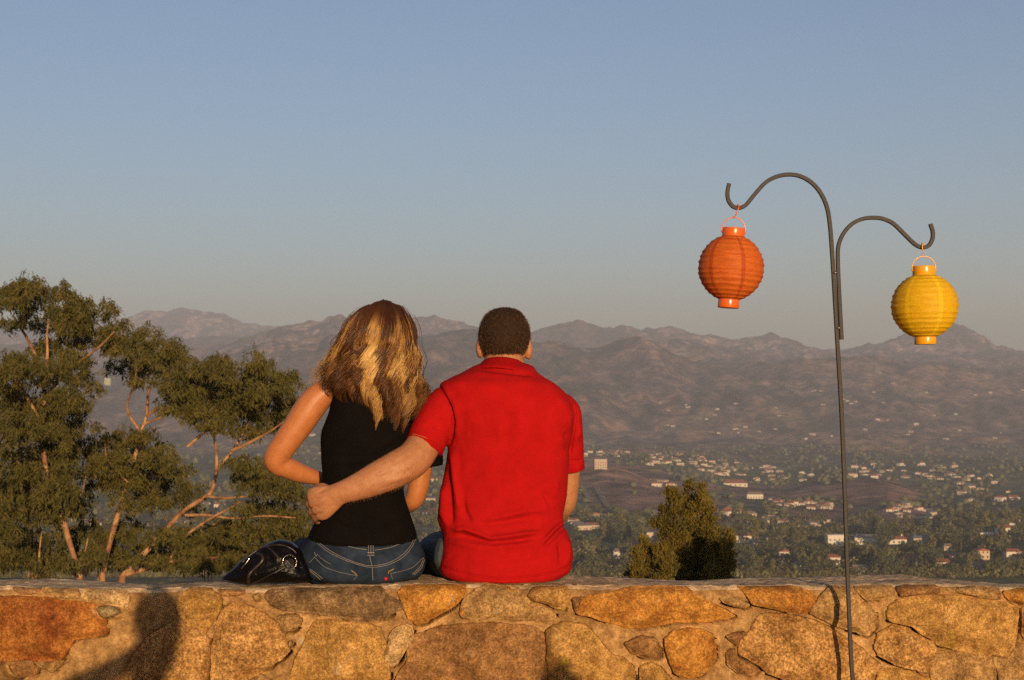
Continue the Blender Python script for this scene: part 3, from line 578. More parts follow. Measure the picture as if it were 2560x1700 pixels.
STONES = [
 (1, 'red', 1, [(-160, 420), (120, 350), (500, 370), (900, 420), (1260, 450), (1330, 560), (1380, 700), (1430, 840), (1390, 880), (1200, 910), (960, 935), (920, 1030), (860, 1130), (840, 1190), (600, 1215), (300, 1200), (-160, 1235)]),
 (1, 'pink', 1, [(130, 200), (250, 170), (420, 180), (510, 210), (510, 260), (420, 300), (280, 305), (180, 270)]),
 (1, 'tan', 0, [(540, 270), (640, 215), (780, 200), (960, 205), (1050, 270), (1080, 330), (1040, 370), (900, 385), (760, 370), (650, 320)]),
 (1, 'pale', 1, [(1100, 310), (1170, 220), (1300, 180), (1450, 175), (1620, 215), (1740, 290), (1770, 370), (1740, 440), (1690, 490), (1500, 455), (1400, 430), (1310, 375), (1220, 400), (1120, 380)]),
 (1, 'grey', 1, [(1320, 500), (1480, 475), (1600, 500), (1635, 560), (1600, 590), (1400, 640), (1350, 580)]),
 (1, 'red', 1, [(-160, 320), (10, 330), (60, 355), (10, 395), (-160, 400)]),
 (1, 'brown', 1, [(90, 1255), (280, 1230), (420, 1225), (450, 1310), (480, 1390), (440, 1430), (300, 1450), (170, 1400)]),
 (1, 'tan', 0, [(470, 1240), (640, 1235), (830, 1230), (790, 1310), (700, 1390), (600, 1330), (520, 1290)]),
 (2, 'grain', 1, [(-620, 1280), (-380, 960), (-120, 760), (130, 690), (400, 835), (468, 930), (490, 1100), (478, 1300), (445, 1450), (420, 1640), (-560, 1640)]),
 (2, 'yellow', 1, [(150, 300), (270, 230), (420, 220), (560, 270), (665, 360), (670, 410), (600, 600), (450, 820), (330, 780), (200, 690), (100, 600), (60, 450)]),
 (2, 'grain', 1, [(640, 640), (780, 470), (900, 430), (1040, 500), (1220, 590), (1370, 700), (1480, 860), (1560, 1010), (1590, 1110), (1500, 1200), (1380, 1270), (1200, 1380), (1000, 1482), (800, 1540), (540, 1540), (540, 1300), (570, 1000)]),
 (2, 'brown', 0, [(600, 250), (800, 210), (960, 220), (980, 290), (850, 330), (680, 330)]),
 (2, 'tan', 0, [(1090, 330), (1180, 290), (1240, 350), (1230, 410), (1150, 420)]),
 (2, 'dark', 1, [(1260, 340), (1300, 270), (1500, 230), (1800, 190), (2361, 190), (2811, 210), (3000, 350), (3170, 450), (3180, 490), (3080, 540), (2960, 620), (2800, 650), (2600, 665), (2361, 640), (2000, 575), (1700, 545), (1500, 520), (1350, 440)]),
 (2, 'tan', 1, [(1450, 620), (1580, 590), (1700, 600), (1770, 660), (1740, 750), (1650, 820), (1520, 830), (1440, 740)]),
 (2, 'pale', 0, [(1590, 980), (1620, 940), (1645, 990), (1620, 1035), (1595, 1020)]),
 (2, 'yellow', 0, [(1960, 680), (2150, 690), (2361, 710), (2731, 740), (2840, 800), (2895, 950), (2940, 1300), (2961, 1600), (1600, 1600), (1650, 1400), (1740, 1150), (1880, 850)]),
 (2, 'tan', 0, [(1060, 1500), (1200, 1410), (1320, 1482), (1300, 1600), (1080, 1600)]),
 (3, 'pale', 1, [(610, 900), (680, 800), (820, 740), (900, 760), (945, 830), (920, 950), (840, 1080), (740, 1250), (640, 1300), (570, 1250), (560, 1100), (600, 1000)]),
 (3, 'orange', 1, [(750, 290), (860, 180), (1050, 130), (1100, 150), (1120, 190), (1300, 150), (1540, 140), (1660, 200), (1650, 310), (1540, 440), (1400, 530), (1200, 640), (1040, 715), (980, 690), (880, 600), (840, 470)]),
 (3, 'tan', 1, [(1600, 590), (1650, 400), (1800, 260), (1950, 200), (2200, 190), (2400, 240), (2450, 330), (2560, 430), (2800, 530), (2890, 600), (2890, 645), (2361, 650), (2040, 635), (1840, 670), (1690, 640)]),
 (4, 'yellow', 0, [(180, 330), (250, 230), (400, 180), (560, 190), (700, 220), (745, 300), (720, 420), (660, 510), (560, 510), (420, 440), (260, 400)]),
 (3, 'brown', 0, [(900, 900), (1070, 860), (1300, 780), (1600, 750), (2000, 730), (2361, 750), (2600, 780), (2760, 900), (2790, 1100), (2800, 1300), (2830, 1600), (680, 1600), (760, 1400), (880, 1250), (880, 1050)]),
 (4, 'yellow', 0, [(440, 850), (520, 760), (700, 720), (900, 740), (1020, 820), (1140, 950), (1220, 1060), (1300, 1150), (1480, 1200), (1600, 1300), (1640, 1600), (480, 1600), (450, 1300), (430, 1000)]),
 (4, 'orange', 1, [(860, 590), (890, 430), (960, 350), (1200, 300), (1500, 250), (1800, 210), (2100, 190), (2361, 230), (2400, 280), (2560, 380), (2800, 500), (3000, 600), (2900, 650), (2600, 690), (2361, 690), (2150, 680), (1960, 735), (1700, 765), (1520, 765), (1400, 710), (1200, 670), (1000, 610)]),
 (4, 'brown', 0, [(770, 360), (925, 345), (880, 440), (845, 580), (800, 520)]),
 (4, 'brown', 0, [(1500, 1000), (1700, 900), (1900, 920), (1990, 1050), (1980, 1180), (1800, 1200), (1600, 1120)]),
 (4, 'orange', 0, [(2060, 950), (2150, 850), (2361, 800), (2600, 830), (2700, 900), (2740, 1050), (2720, 1200), (2650, 1330), (2500, 1430), (2361, 1450), (2200, 1390), (2120, 1250), (2080, 1100)]),
 (4, 'yellow', 0, [(1700, 1330), (1850, 1260), (2000, 1330), (2120, 1480), (2140, 1600), (1720, 1600)]),
 (5, 'tan', 1, [(450, 370), (560, 340), (700, 360), (850, 450), (780, 500), (640, 480), (500, 430)]),
 (5, 'orange', 1, [(720, 200), (900, 170), (1200, 180), (1500, 220), (1650, 270), (1750, 340), (1720, 470), (1640, 560), (1400, 550), (1150, 500), (900, 450), (870, 380), (800, 290)]),
 (5, 'tan', 1, [(1690, 560), (1780, 440), (1850, 320), (1960, 240), (2100, 190), (2250, 200), (2300, 290), (2401, 400), (2561, 560), (2591, 680), (2561, 780), (2471, 870), (2351, 840), (2251, 800), (2100, 760), (1900, 670), (1760, 600)]),
 (5, 'grain', 1, [(900, 760), (1000, 620), (1300, 590), (1700, 680), (1930, 770), (2000, 830), (2250, 980), (2400, 1070), (2500, 1180), (2640, 1290), (2540, 1460), (2500, 1600), (1500, 1600), (1350, 1470), (1150, 1400), (1000, 1300), (850, 1200), (720, 1140), (700, 1020), (830, 900)]),
 (5, 'brown', 1, [(530, 890), (650, 850), (780, 830), (720, 950), (690, 1030), (600, 960)]),
 (5, 'brown', 0, [(540, 1130), (640, 1060), (680, 1160), (840, 1260), (990, 1350), (900, 1420), (700, 1400), (560, 1300)]),
 (6, 'tan', 1, [(60, 210), (250, 200), (560, 200), (600, 280), (560, 340), (230, 395), (150, 340)]),
 (6, 'brown', 1, [(640, 210), (900, 170), (1150, 180), (1210, 220), (1200, 310), (900, 320), (690, 350)]),
 (6, 'tan', 0, [(1230, 220), (1500, 220), (1900, 200), (2030, 240), (2040, 330), (2020, 385), (1800, 360), (1600, 320), (1330, 250)]),
 (6, 'orange', 1, [(2120, 270), (2361, 240), (2600, 240), (2600, 440), (2361, 440), (2200, 400), (2130, 350)]),
 (6, 'yellow', 1, [(520, 480), (700, 390), (1000, 360), (1280, 330), (1600, 370), (1900, 410), (2150, 440), (2250, 510), (2285, 620), (2270, 850), (2230, 1000), (2150, 1160), (2000, 1140), (1560, 1095), (1350, 1030), (1150, 985), (1110, 920), (950, 840), (880, 760), (700, 720), (560, 690)]),
 (6, 'grain', 1, [(330, 1040), (400, 860), (600, 750), (720, 765), (900, 870), (1080, 960), (1150, 1040), (1150, 1180), (1080, 1300), (980, 1370), (800, 1320), (620, 1280), (480, 1200), (380, 1140)]),
 (6, 'yellow', 1, [(400, 1380), (600, 1330), (900, 1410), (1060, 1482), (1050, 1600), (350, 1600)]),
 (6, 'tan', 0, [(1160, 1250), (1220, 1130), (1400, 1090), (1700, 1140), (1890, 1160), (1940, 1280), (2020, 1450), (2050, 1600), (1160, 1600), (1120, 1400)]),
 (6, 'tan', 0, [(1965, 1180), (2150, 1210), (2270, 1060), (2450, 1000), (2700, 1050), (2700, 1600), (2080, 1600), (2030, 1400)]),
 (6, 'brown', 1, [(2345, 500), (2480, 480), (2600, 700), (2600, 900), (2350, 910)])]
SX = WY / F
def wall_xz(panel, pts):
    p = np.array(pts, dtype=float) / 5.4907; return np.stack([(p[:, 0] + PANEL[panel] - CX) * SX, ZC - (p[:, 1] + 1430 - HY) * SX], 1)
BACK = np.array([(-400, 1447), (0, 1447), (100, 1444), (200, 1446), (300, 1453), (420, 1461), (500, 1452), (580, 1449), (640, 1458), (700, 1455), (780, 1450), (860, 1450), (960, 1445), (1050, 1434), (1150, 1434), (1425, 1436), (1550, 1441), (1720, 1449), (1800, 1445), (1900, 1440), (2000, 1441), (2120, 1437), (2240, 1432), (2320, 1442), (2400, 1448), (2480, 1456), (2560, 1457), (2960, 1450)])
TH = 0.36
def z_back(x): return ZC - (np.interp(x / (WY + TH) * F + CX, BACK[:, 0], BACK[:, 1]) - HY) * (WY + TH) / F
def z_front(x): return WZ - 0.004 + 0.35 * (z_back(x) - 0.905) + 0.010 * fbm(x * 5, x * 0 + .3, 4, 5, .6)
ARC = 0.035
def arc_y(x, z):
    t = np.clip((z - (z_front(x) - ARC)) / ARC, 0, 0.98); return ARC * (1 - np.sqrt(1 - t * t))
def resample(poly, n, r):
    p = np.vstack([poly, poly[:1]])
    for _ in range(1):
        q = []
        for i in range(len(p) - 1): q += [p[i] * .88 + p[i + 1] * .12, p[i] * .12 + p[i + 1] * .88]
        p = np.vstack([q, q[:1]])
    s = np.concatenate([[0], np.cumsum(np.linalg.norm(np.diff(p, axis=0), axis=1))]); t = np.linspace(0, s[-1], n, endpoint=False)
    o = np.stack([np.interp(t, s, p[:, 0]), np.interp(t, s, p[:, 1])], 1); c = o.mean(0); d = o - c; L = np.linalg.norm(d, axis=1)[:, None]
    j = fbm(np.cos(t / s[-1] * 6.283) * 4 + r, np.sin(t / s[-1] * 6.283) * 4, 4, int(r * 100) % 991, .7)[:, None]
    return o + d / L * (j * np.minimum(.010, L * .07) + np.minimum(.0065, L * .07))
wall = empty('stone_wall', (0, WY + TH / 2, 0), 'low golden fieldstone and mortar wall that the couple sits on', 'wall')
OUTL = []; RINGS = np.array([1.0, 1.0, .975, .94, .885, .81, .71, .58, .43, .27, .12])
def make_stone(poly, key, seed, crev=0, grid=True):
    g = np.random.default_rng(seed); o = resample(poly, 84, g.uniform(0, 50)); c = o.mean(0); size = math.sqrt(np.ptp(o[:, 0]) * np.ptp(o[:, 1]))
    H = .008 + min(.026, size * .10) * g.uniform(.8, 1.25); tilt = g.normal(0, .04, 2); v = []; kf = 6; fg = g.normal(0, .20, (kf, 2)); fh = g.uniform(0, .010, kf); cut = g.uniform(2.6, 5)
    for i, r in enumerate(RINGS):
        q = c + (o - c) * r; dep = .005 - H * (1 - r ** cut)
        nz = .017 * fbm(q[:, 0] * 11 + seed, q[:, 1] * 11, 4, seed, .6) + .004 * fbm(q[:, 0] * 60, q[:, 1] * 60 + seed, 3, seed + 5)
        fac = np.interp(1 - r, [0, .1, .35], [.25, .8, 1]) * min(1, size / .09)
        fac2 = np.interp(1 - r, [0, .12, .4], [.15, .8, 1]) * min(1, size / .08); facet = np.max([fh[k_] - .006 + (q - c) @ fg[k_] for k_ in range(kf)], axis=0); y = WY + dep + nz * fac * .7 + np.clip(facet, -.012, .022) * fac2 + ((q - c) @ tilt) * (1 - r * .5) + arc_y(q[:, 0], q[:, 1])
        z = np.minimum(q[:, 1], z_front(q[:, 0]) - .001)
        if i == 0: y = np.full(len(q), WY + .06); z = np.minimum(z, z_front(q[:, 0]) - .035)
        v.append(np.stack([q[:, 0], y, z], 1))
    V, Fa = skin_rings(np.array(v)); m = len(o); n = len(RINGS)
    Fa = [f for f in Fa if n * m not in f]
    st = build('stone', V, Fa, SM[key], wall, True, origin=(c[0], WY, c[1]))
    if grid: OUTL.append((o, crev))
    return st
visible = []
for i, (pn, key, crev, pts) in enumerate(STONES):
    visible.append((make_stone(wall_xz(pn, pts), key, 300 + i, crev), crev))
# the wall goes on beyond the picture: the same kinds of stone, turned about
for s, _ in visible:
    x, z = s.location.x, s.location.z
    if z < .66 + .12: 
        pass
    c = copy_obj(s, None, wall); c.scale = (-1, 1, 1); c.location = (-x + .11, s.location.y, z - .335)
    if abs(c.location.x) > 2.0: c.location.x *= .8
    if x < -1.0: c2 = copy_obj(s, None, wall); c2.location = (x + 3.28, s.location.y, z)
    if x > 1.0: c2 = copy_obj(s, None, wall); c2.location = (x - 3.32, s.location.y, z)
# mortar: front face, rounded edge, cap and back as one skin
xs = np.concatenate([np.linspace(-4.4, -1.82, 40)[:-1], np.linspace(-1.82, 1.82, 800), np.linspace(1.82, 4.4, 40)[1:]])
zlow = np.linspace(-.05, .56, 14)[:-1]; NR = 130; tfr = np.linspace(0, 1, NR)
rows_y, rows_z = [], []; zf = z_front(xs); zb = z_back(xs)
dmin = np.full((NR, len(xs)), 1.0); flg = np.zeros((NR, len(xs))); upv = np.zeros_like(dmin); rgt = np.zeros_like(dmin)
ZG = .56 + tfr[:, None] * (zf - ARC * .02 - .56)[None, :]; XG = np.broadcast_to(xs, ZG.shape)
for o, cf in OUTL:
    lo, hi = o.min(0) - .03, o.max(0) + .03
    sel = np.where((XG > lo[0]) & (XG < hi[0]) & (ZG > lo[1]) & (ZG < hi[1]))
    P = np.stack([XG[sel], ZG[sel]], 1); best = np.full(len(P), 1.0); vec = np.zeros((len(P), 2)); ins = np.zeros(len(P), bool)
    for a, b in zip(o, np.roll(o, -1, axis=0)):
        d = b - a; t = np.clip(((P - a) @ d) / (d @ d + 1e-12), 0, 1); q = a + t[:, None] * d - P; L = np.linalg.norm(q, axis=1); m_ = L < best; best[m_] = L[m_]; vec[m_] = q[m_]
        cr = (a[1] > P[:, 1]) != (b[1] > P[:, 1]); xi = a[0] + (P[:, 1] - a[1]) / (b[1] - a[1] + 1e-12) * d[0]; ins ^= cr & (P[:, 0] < xi)
    best = np.where(ins, -best, best); old = dmin[sel]; up = best < old
    dmin[sel] = np.where(up, best, old); flg[sel] = np.where(up, cf, flg[sel]); upv[sel] = np.where(up, vec[:, 1] / (np.abs(best) + 1e-9), upv[sel]); rgt[sel] = np.where(up, vec[:, 0] / (np.abs(best) + 1e-9), rgt[sel])
base = .024 + .010 * fbm(XG * 7, ZG * 9, 4, 71) + .003 * fbm(XG * 45, ZG * 45, 3, 72)
fil = .019 + (base - .019) * ss(0, .020, dmin)
mask = ss(-.35, -.05, fbm(XG * 9, ZG * 9, 2, 81)) * (.55 + .45 * flg) * (ZG < zf - .05); crev = ss(.0105, .006, dmin) * ss(.15, .45, upv * .8 - rgt * .45) * mask
dep = fil + np.where(crev > .3, .14 * crev, 0) + (dmin < 0) * .03 * (ZG < zf - .045)
hole = ss(1.2, .7, ((XG - (20 - CX) * SX) / .05) ** 2 + ((ZG - (ZC - (1680 - HY) * SX)) / .04) ** 2); dep = dep + hole * .09 * (dmin > 0)
V = []
for z in zlow: V.append(np.stack([xs, WY + .016 + .008 * fbm(xs * 7, np.full_like(xs, z * 9), 3, 71), np.full_like(xs, z)], 1))
for i in range(NR): V.append(np.stack([xs, WY + dep[i] + arc_y(xs, ZG[i]), ZG[i]], 1))
for t in np.linspace(0.02, .98, 46):
    yy = WY + ARC + .012 + t * (TH - ARC - .04); zz = zf + (zb - zf) * ss(0, 1, t) + .011 * fbm(xs * 5, np.full_like(xs, yy * 9), 4, 91) * math.sin(t * 3.1) + .0025 * fbm(xs * 40, np.full_like(xs, yy * 40), 3, 92)
    V.append(np.stack([xs, np.full_like(xs, yy), zz], 1))
for a in (.3, .6, .9, 1.2, 1.5): V.append(np.stack([xs, np.full_like(xs, WY + TH - .03 + .03 * math.sin(a)), zb - .03 * (1 - math.cos(a))], 1))
for z in (.5, 0, -1.4): V.append(np.stack([xs, np.full_like(xs, WY + TH), np.full_like(xs, z)], 1))
V = np.array(V); nr_, nc_ = V.shape[:2]; ii = np.arange(nr_ * nc_).reshape(nr_, nc_)
mo = build('mortar', V, np.stack([ii[:-1, :-1], ii[:-1, 1:], ii[1:, 1:], ii[1:, :-1]], -1).reshape(-1, 4), [m_mortar, m_cap], wall)
mi = np.zeros((nr_ - 1, nc_ - 1), dtype=np.int32); mi[13 + NR - 5:, :] = 1; mo.data.polygons.foreach_set('material_index', mi.ravel())
# ---------------------------------------------------------------- shepherd hook pole and paper lanterns
PYD = 4.70
def dp(pts, y=PYD): return [W(x * 1.0843, y_ * 1.0843, y) for x, y_ in pts]
def square_rod(pts, half, n):
    C_ = catmull(np.array([tuple(p) for p in pts]), n); T = np.gradient(C_, axis=0); T /= np.linalg.norm(T, axis=1)[:, None]; U = np.cross(T, (0, 1, 0)); U /= np.linalg.norm(U, axis=1)[:, None]
    Vv = np.array([0, 1.0, 0]); b = half * .72
    R = np.array([[c + u * a * half + Vv * d * half for a, d in ((1, .72), (.72, 1), (-.72, 1), (-1, .72), (-1, -.72), (-.72, -1), (.72, -1), (1, -.72))] for c, u in zip(C_, U)])
    return skin_rings(R)
m_iron = mat('dark_iron', (0.060, 0.050, 0.042), 0.62, 0.45, 0.25, noise_amt=.45, noise_scale=160, bump=.35, bump_scale=300)
m_bolt = mat('bolt_metal', (0.30, 0.26, 0.22), 0.4, .5, .8)
base_pt = W(2136, 1720, PYD); gx_ = base_pt.x + .03
pole = empty('lantern_pole', (gx_, PYD, 0), 'dark square iron shepherd hook pole with two curled arms', 'pole')
main = dp([(1681, 423), (1677, 445), (1680, 463), (1690, 476), (1704, 479.5), (1720, 472), (1740, 448), (1765, 421), (1790, 407.5), (1817, 402.5), (1845, 406.5), (1872, 422), (1893, 447), (1907, 480), (1913.5, 520), (1917.5, 570), (1922, 640), (1930, 780), (1940, 950), (1948, 1150), (1955, 1350), (1966, 1568)]) + [Vector((gx_ - .006, PYD, .45)), Vector((gx_, PYD, -.12))]
v, f = square_rod(main, .0060, 240); build('main_rod', v, f, m_iron, pole, False)
sec = dp([(2145, 516), (2150.5, 535), (2149, 553), (2140, 567), (2125, 570.5), (2108, 562), (2085, 540), (2060, 516), (2037, 505), (2015, 502), (1990, 504.5), (1965, 516), (1945, 538), (1933.5, 565), (1931.5, 595), (1933.5, 650), (1937, 720), (1940.5, 783)], PYD + .004)
v, f = square_rod(sec, .0059, 160); build('side_arm', v, f, m_iron, pole, False)
for px, py in ((2088, 682), (2096.5, 820)):
    c = W(px, py, PYD - .006); v, f = ellipsoid((c.x, c.y, c.z), (.007, .006, .0045)); build('bolt', v, f, m_bolt, pole)
def paper(name, c1, c2, seam):
    m = bpy.data.materials.new(name); m.use_nodes = True; nt = m.node_tree; b = nt.nodes['Principled BSDF']; L = nt.links.new; N = nt.nodes.new
    b.inputs['Roughness'].default_value = .55; b.inputs['Specular IOR Level'].default_value = .25
    tc = N('ShaderNodeTexCoord'); mp = N('ShaderNodeMapping'); mp.inputs['Scale'].default_value = (25, 25, 140); L(tc.outputs['Object'], mp.inputs[0])
    n = N('ShaderNodeTexNoise'); n.inputs['Scale'].default_value = 1.0; n.inputs['Detail'].default_value = 6; n.inputs['Roughness'].default_value = .7; L(mp.outputs[0], n.inputs[0])
    r = N('ShaderNodeValToRGB'); r.color_ramp.elements[0].position = .3; r.color_ramp.elements[1].position = .7; r.color_ramp.elements[0].color = (*c1, 1); r.color_ramp.elements[1].color = (*c2, 1); L(n.outputs[0], r.inputs[0])
    sp = N('ShaderNodeSeparateXYZ'); L(tc.outputs['Object'], sp.inputs[0]); at = N('ShaderNodeMath'); at.operation = 'ARCTAN2'; L(sp.outputs[0], at.inputs[0]); L(sp.outputs[1], at.inputs[1])
    ml = N('ShaderNodeMath'); ml.operation = 'MULTIPLY'; ml.inputs[1].default_value = 6 / 6.2832; L(at.outputs[0], ml.inputs[0]); ad = N('ShaderNodeMath'); ad.operation = 'ADD'; ad.inputs[1].default_value = 10.3; L(ml.outputs[0], ad.inputs[0])
    fr = N('ShaderNodeMath'); fr.operation = 'FRACT'; L(ad.outputs[0], fr.inputs[0]); lt = N('ShaderNodeMath'); lt.operation = 'LESS_THAN'; lt.inputs[1].default_value = .13; L(fr.outputs[0], lt.inputs[0])
    mx = N('ShaderNodeMix'); mx.data_type = 'RGBA'; L(lt.outputs[0], mx.inputs[0]); L(r.outputs[0], mx.inputs[6]); mx.inputs[7].default_value = (*seam, 1); L(mx.outputs[2], b.inputs['Base Color'])
    bp = N('ShaderNodeBump'); bp.inputs['Strength'].default_value = .5; bp.inputs['Distance'].default_value = .004; L(n.outputs[0], bp.inputs['Height']); L(bp.outputs[0], b.inputs['Normal'])
    t = N('ShaderNodeBsdfTranslucent'); L(mx.outputs[2], t.inputs[0]); ms = N('ShaderNodeMixShader'); ms.inputs[0].default_value = .30; L(b.outputs[0], ms.inputs[1]); L(t.outputs[0], ms.inputs[2]); L(ms.outputs[0], nt.nodes['Material Output'].inputs[0]); return m
def wire(pts, r, n=40, m=8): 
    A = np.array([(*p, r) for p in pts]); return limb_m(A, n, m, (0.3, 1, 0.17))
def lantern(label, topc, botc, body_t, body_b, cap_h, cap_r, bot_r, R, pm, cm, hook_pts, handle_h, hx0, seed):
    g = random.Random(seed); A = np.array(W(*topc, PYD)); B = np.array(W(*botc, PYD)); up = A - B; Ltot = np.linalg.norm(up); up /= Ltot; s = PYD / F
    U = np.cross((0, 1, 0), up); U /= np.linalg.norm(U); Vv = np.cross(up, U)
    r_ = empty('paper_lantern', Vector(B), label, 'lantern', 'paper lanterns on the hook pole')
    def lathe(prof, m=64, wob=0.0):
        a = np.linspace(0, 2 * np.pi, m, endpoint=False); Rg = []
        for i, (t, rad) in enumerate(prof):
            rr = rad * (1 + wob * np.array([mnoise.noise((math.cos(q) * 3, math.sin(q) * 3, t * 60 + seed)) for q in a])); Rg.append(B + up * t + np.cos(a)[:, None] * U * rr[:, None] + np.sin(a)[:, None] * Vv * rr[:, None])
        return np.array(Rg)
    t0 = Ltot * body_b; t1 = Ltot * body_t; tm = (t0 + t1) / 2; Rs = R * s; hh = (t1 - t0) / 2
    ribs = [0.0]
    while ribs[-1] < 1: ribs.append(ribs[-1] + g.uniform(.058, .088))
    ribs = np.array(ribs) / ribs[-1]; prof = []
    q0 = math.acos(min(1, bot_r / R)); q1 = math.acos(min(1, cap_r / R))
    def rad(u):
        q = -q0 + u * (q0 + q1); return tm + hh * (math.sin(q) / math.sin(q0 if q < 0 else q1)), Rs * math.cos(q)
    for i in range(len(ribs)):
        z, rr = rad(ribs[i]); prof += [(z - .0006, rr + .0004), (z + .0006, rr + .0004)] if i else [(z, rr)]
        if i < len(ribs) - 1:
            for w_, dn in ((.3, .0017), (.7, .0020)): z2, r2 = rad(ribs[i] * (1 - w_) + ribs[i + 1] * w_); prof.append((z2, r2 - dn * (.6 + .8 * g.random())))
    Rg = lathe(prof, 72, .012); v, f = skin_rings(Rg, False); build('paper_shade', v, f, pm, r_, True, origin=B + up * tm)
    def cap(z0, z1, rad_, nm, lid):
        prof = [(z0, rad_ * .93), (z0 + .0008, rad_ * .99), (z0 + .002, rad_), (z1 - .002, rad_), (z1 - .0008, rad_ * .99), (z1, rad_ * .93)]
        v, f = skin_rings(lathe(prof, 48)); build(nm, v, f, cm, r_)
    cap(t1 - .001, Ltot, cap_r * s, 'top_cap', 0); cap(0, t0 + .001, bot_r * s, 'bottom_cap', 1)
    ha = []
    for a in np.linspace(0, np.pi, 15): ha.append(A - up * .012 * (1 if a in (0, np.pi) else 1) + U * math.cos(a) * (cap_r * s + .002) + up * (math.sin(a) ** .8) * handle_h * s)
    v, f = wire(ha, .0016, 50); build('handle', v, f, cm, r_)
    for sg in (1, -1):
        c = A - up * .012 + U * sg * (cap_r * s + .001); v, f = ellipsoid(c, (.0035, .004, .004)); build('handle_pivot', v, f, cm, r_)
    v, f = wire([Vector(p) for p in hook_pts], .0016, 40); build('hook_wire', v, f, cm, r_)
m_op = paper('orange_lantern_paper', (0.48, 0.088, 0.012), (0.70, 0.170, 0.022), (0.46, 0.078, 0.013)); m_oc = mat('orange_plastic', (0.86, 0.155, 0.018), 0.22, 0.5)
m_yp = paper('yellow_lantern_paper', (0.64, 0.37, 0.006), (0.80, 0.50, 0.012), (0.83, 0.53, 0.016)); m_yc = mat('yellow_plastic', (0.92, 0.42, 0.012), 0.22, 0.5)
def zz(x, y, d=0): return W(1700 + x / 3.136, 400 + y / 3.136, PYD + d)
lantern('orange round paper lantern hanging from the higher left hook', (1834.5, 570), (1820.5, 770), .895, .107, 24, 28, 26.5, 82.5, m_op, m_oc,
        [zz(418, 452, -.004), zz(430, 440, -.006), zz(440, 425, -.009), zz(448, 398, -.011), zz(458, 380, -.011), zz(460, 358, -.009), zz(452, 350, -.002), zz(448, 362, .008), zz(450, 378, .009)], 36, 0, 3)
lantern('yellow round paper lantern hanging from the lower right hook', (2309.5, 665), (2313.5, 861), .885, .095, 22, 28, 26.5, 83, m_yp, m_yc,
        [zz(1892, 745, -.004), zz(1905, 735, -.006), zz(1910, 722, -.009), zz(1902, 700, -.011), zz(1900, 680, -.011), zz(1902, 658, -.009), zz(1896, 652, -.002), zz(1894, 665, .008), zz(1895, 690, .009)], 34, 0, 8)
# ---------------------------------------------------------------- the couple on the wall
def z3(x, y): return (1040 + x / 4.126, 740 + y / 4.126)
def z4(x, y): return (1040 + x / 3.92, 1080 + y / 3.92)
def z2(x, y): return (640 + x / 3.733, 1050 + y / 3.733)
m_skin_m = mat('weathered_tan_skin', (0.56, 0.255, 0.115), 0.55, 0.35, base2=(0.47, 0.19, 0.08), noise_scale=55, sss=0.12, bump=.25, bump_scale=420)
m_skin_w = mat('tanned_skin', (0.60, 0.225, 0.075), 0.48, 0.4, base2=(0.53, 0.18, 0.055), noise_scale=30, sss=0.15, bump=.12, bump_scale=500)
m_red = mat('red_pique_cotton', (0.52, 0.0085, 0.0085), 0.95, 0.08, noise_amt=.16, noise_scale=20, bump=.3, bump_scale=700)
m_redseam = mat('red_rib_knit', (0.47, 0.0065, 0.0075), 0.95, 0.06, noise_amt=.15, noise_scale=60, bump=.4, bump_scale=500)
m_black = mat('black_jersey', (0.0075, 0.0055, 0.0048), 0.9, 0.06, noise_amt=.3, noise_scale=18, bump=.3, bump_scale=600)
m_denim = mat('dark_denim', (0.036, 0.054, 0.086), 0.9, 0.1, base2=(0.013, 0.021, 0.038), noise_scale=22, bump=.5, bump_scale=650)
m_denim2 = mat('faded_denim', (0.150, 0.185, 0.210), 0.85, 0.2, base2=(0.085, 0.110, 0.135), noise_scale=30, bump=.5, bump_scale=650)
m_thread = mat('pale_stitching', (0.44, 0.38, 0.31), 0.8, .2); m_gold = mat('gold_stitching', (0.50, 0.26, 0.06), 0.7, .3)
m_hair_m = mat('short_brown_hair', (0.050, 0.026, 0.013), 0.8, 0.12, attr=False, base2=(0.022, 0.011, 0.006), noise_scale=90)
m_hair_w = mat('highlighted_hair', (1, 1, 1), 0.36, 0.35, attr=True); m_scalp = mat('under_hair', (0.045, 0.020, 0.009), 0.7, .2, noise_amt=.4, noise_scale=60)
m_shoe = mat('brown_leather_shoe', (0.10, 0.05, 0.03), .5, .4)
def finger(pts, r): return limb([(a, b, c, r * (1 - .09 * i), r * (1 - .09 * i)) for i, (a, b, c) in enumerate(pts)], 14, 10)
def leg(hx, hy_, kx, ky, ykn, r0, r1, y0=4.99):
    k = W(kx, ky, ykn); h = W(hx, hy_, y0); s = 5 / F
    return limb_m([(h.x, h.y, h.z, r0 * s), ((h.x + k.x) / 2, (h.y + k.y) / 2, (h.z + k.z) / 2 + .005, r0 * .92 * s), (k.x, k.y, k.z, r1 * s), (k.x, k.y + .045, k.z - .06, r1 * .95 * s), (k.x, k.y + .055, k.z - .22, r1 * .82 * s), (k.x, k.y + .03, k.z - .42, r1 * .55 * s)], 40, 18, (1, 0, 0.02)), k
def foot(k, r):
    return limb_m([(k.x, k.y + .02, k.z - .43, r), (k.x, k.y + .05, k.z - .475, r * 1.05), (k.x, k.y + .16, k.z - .495, r * .9)], 12, 12, (1, 0, 0))
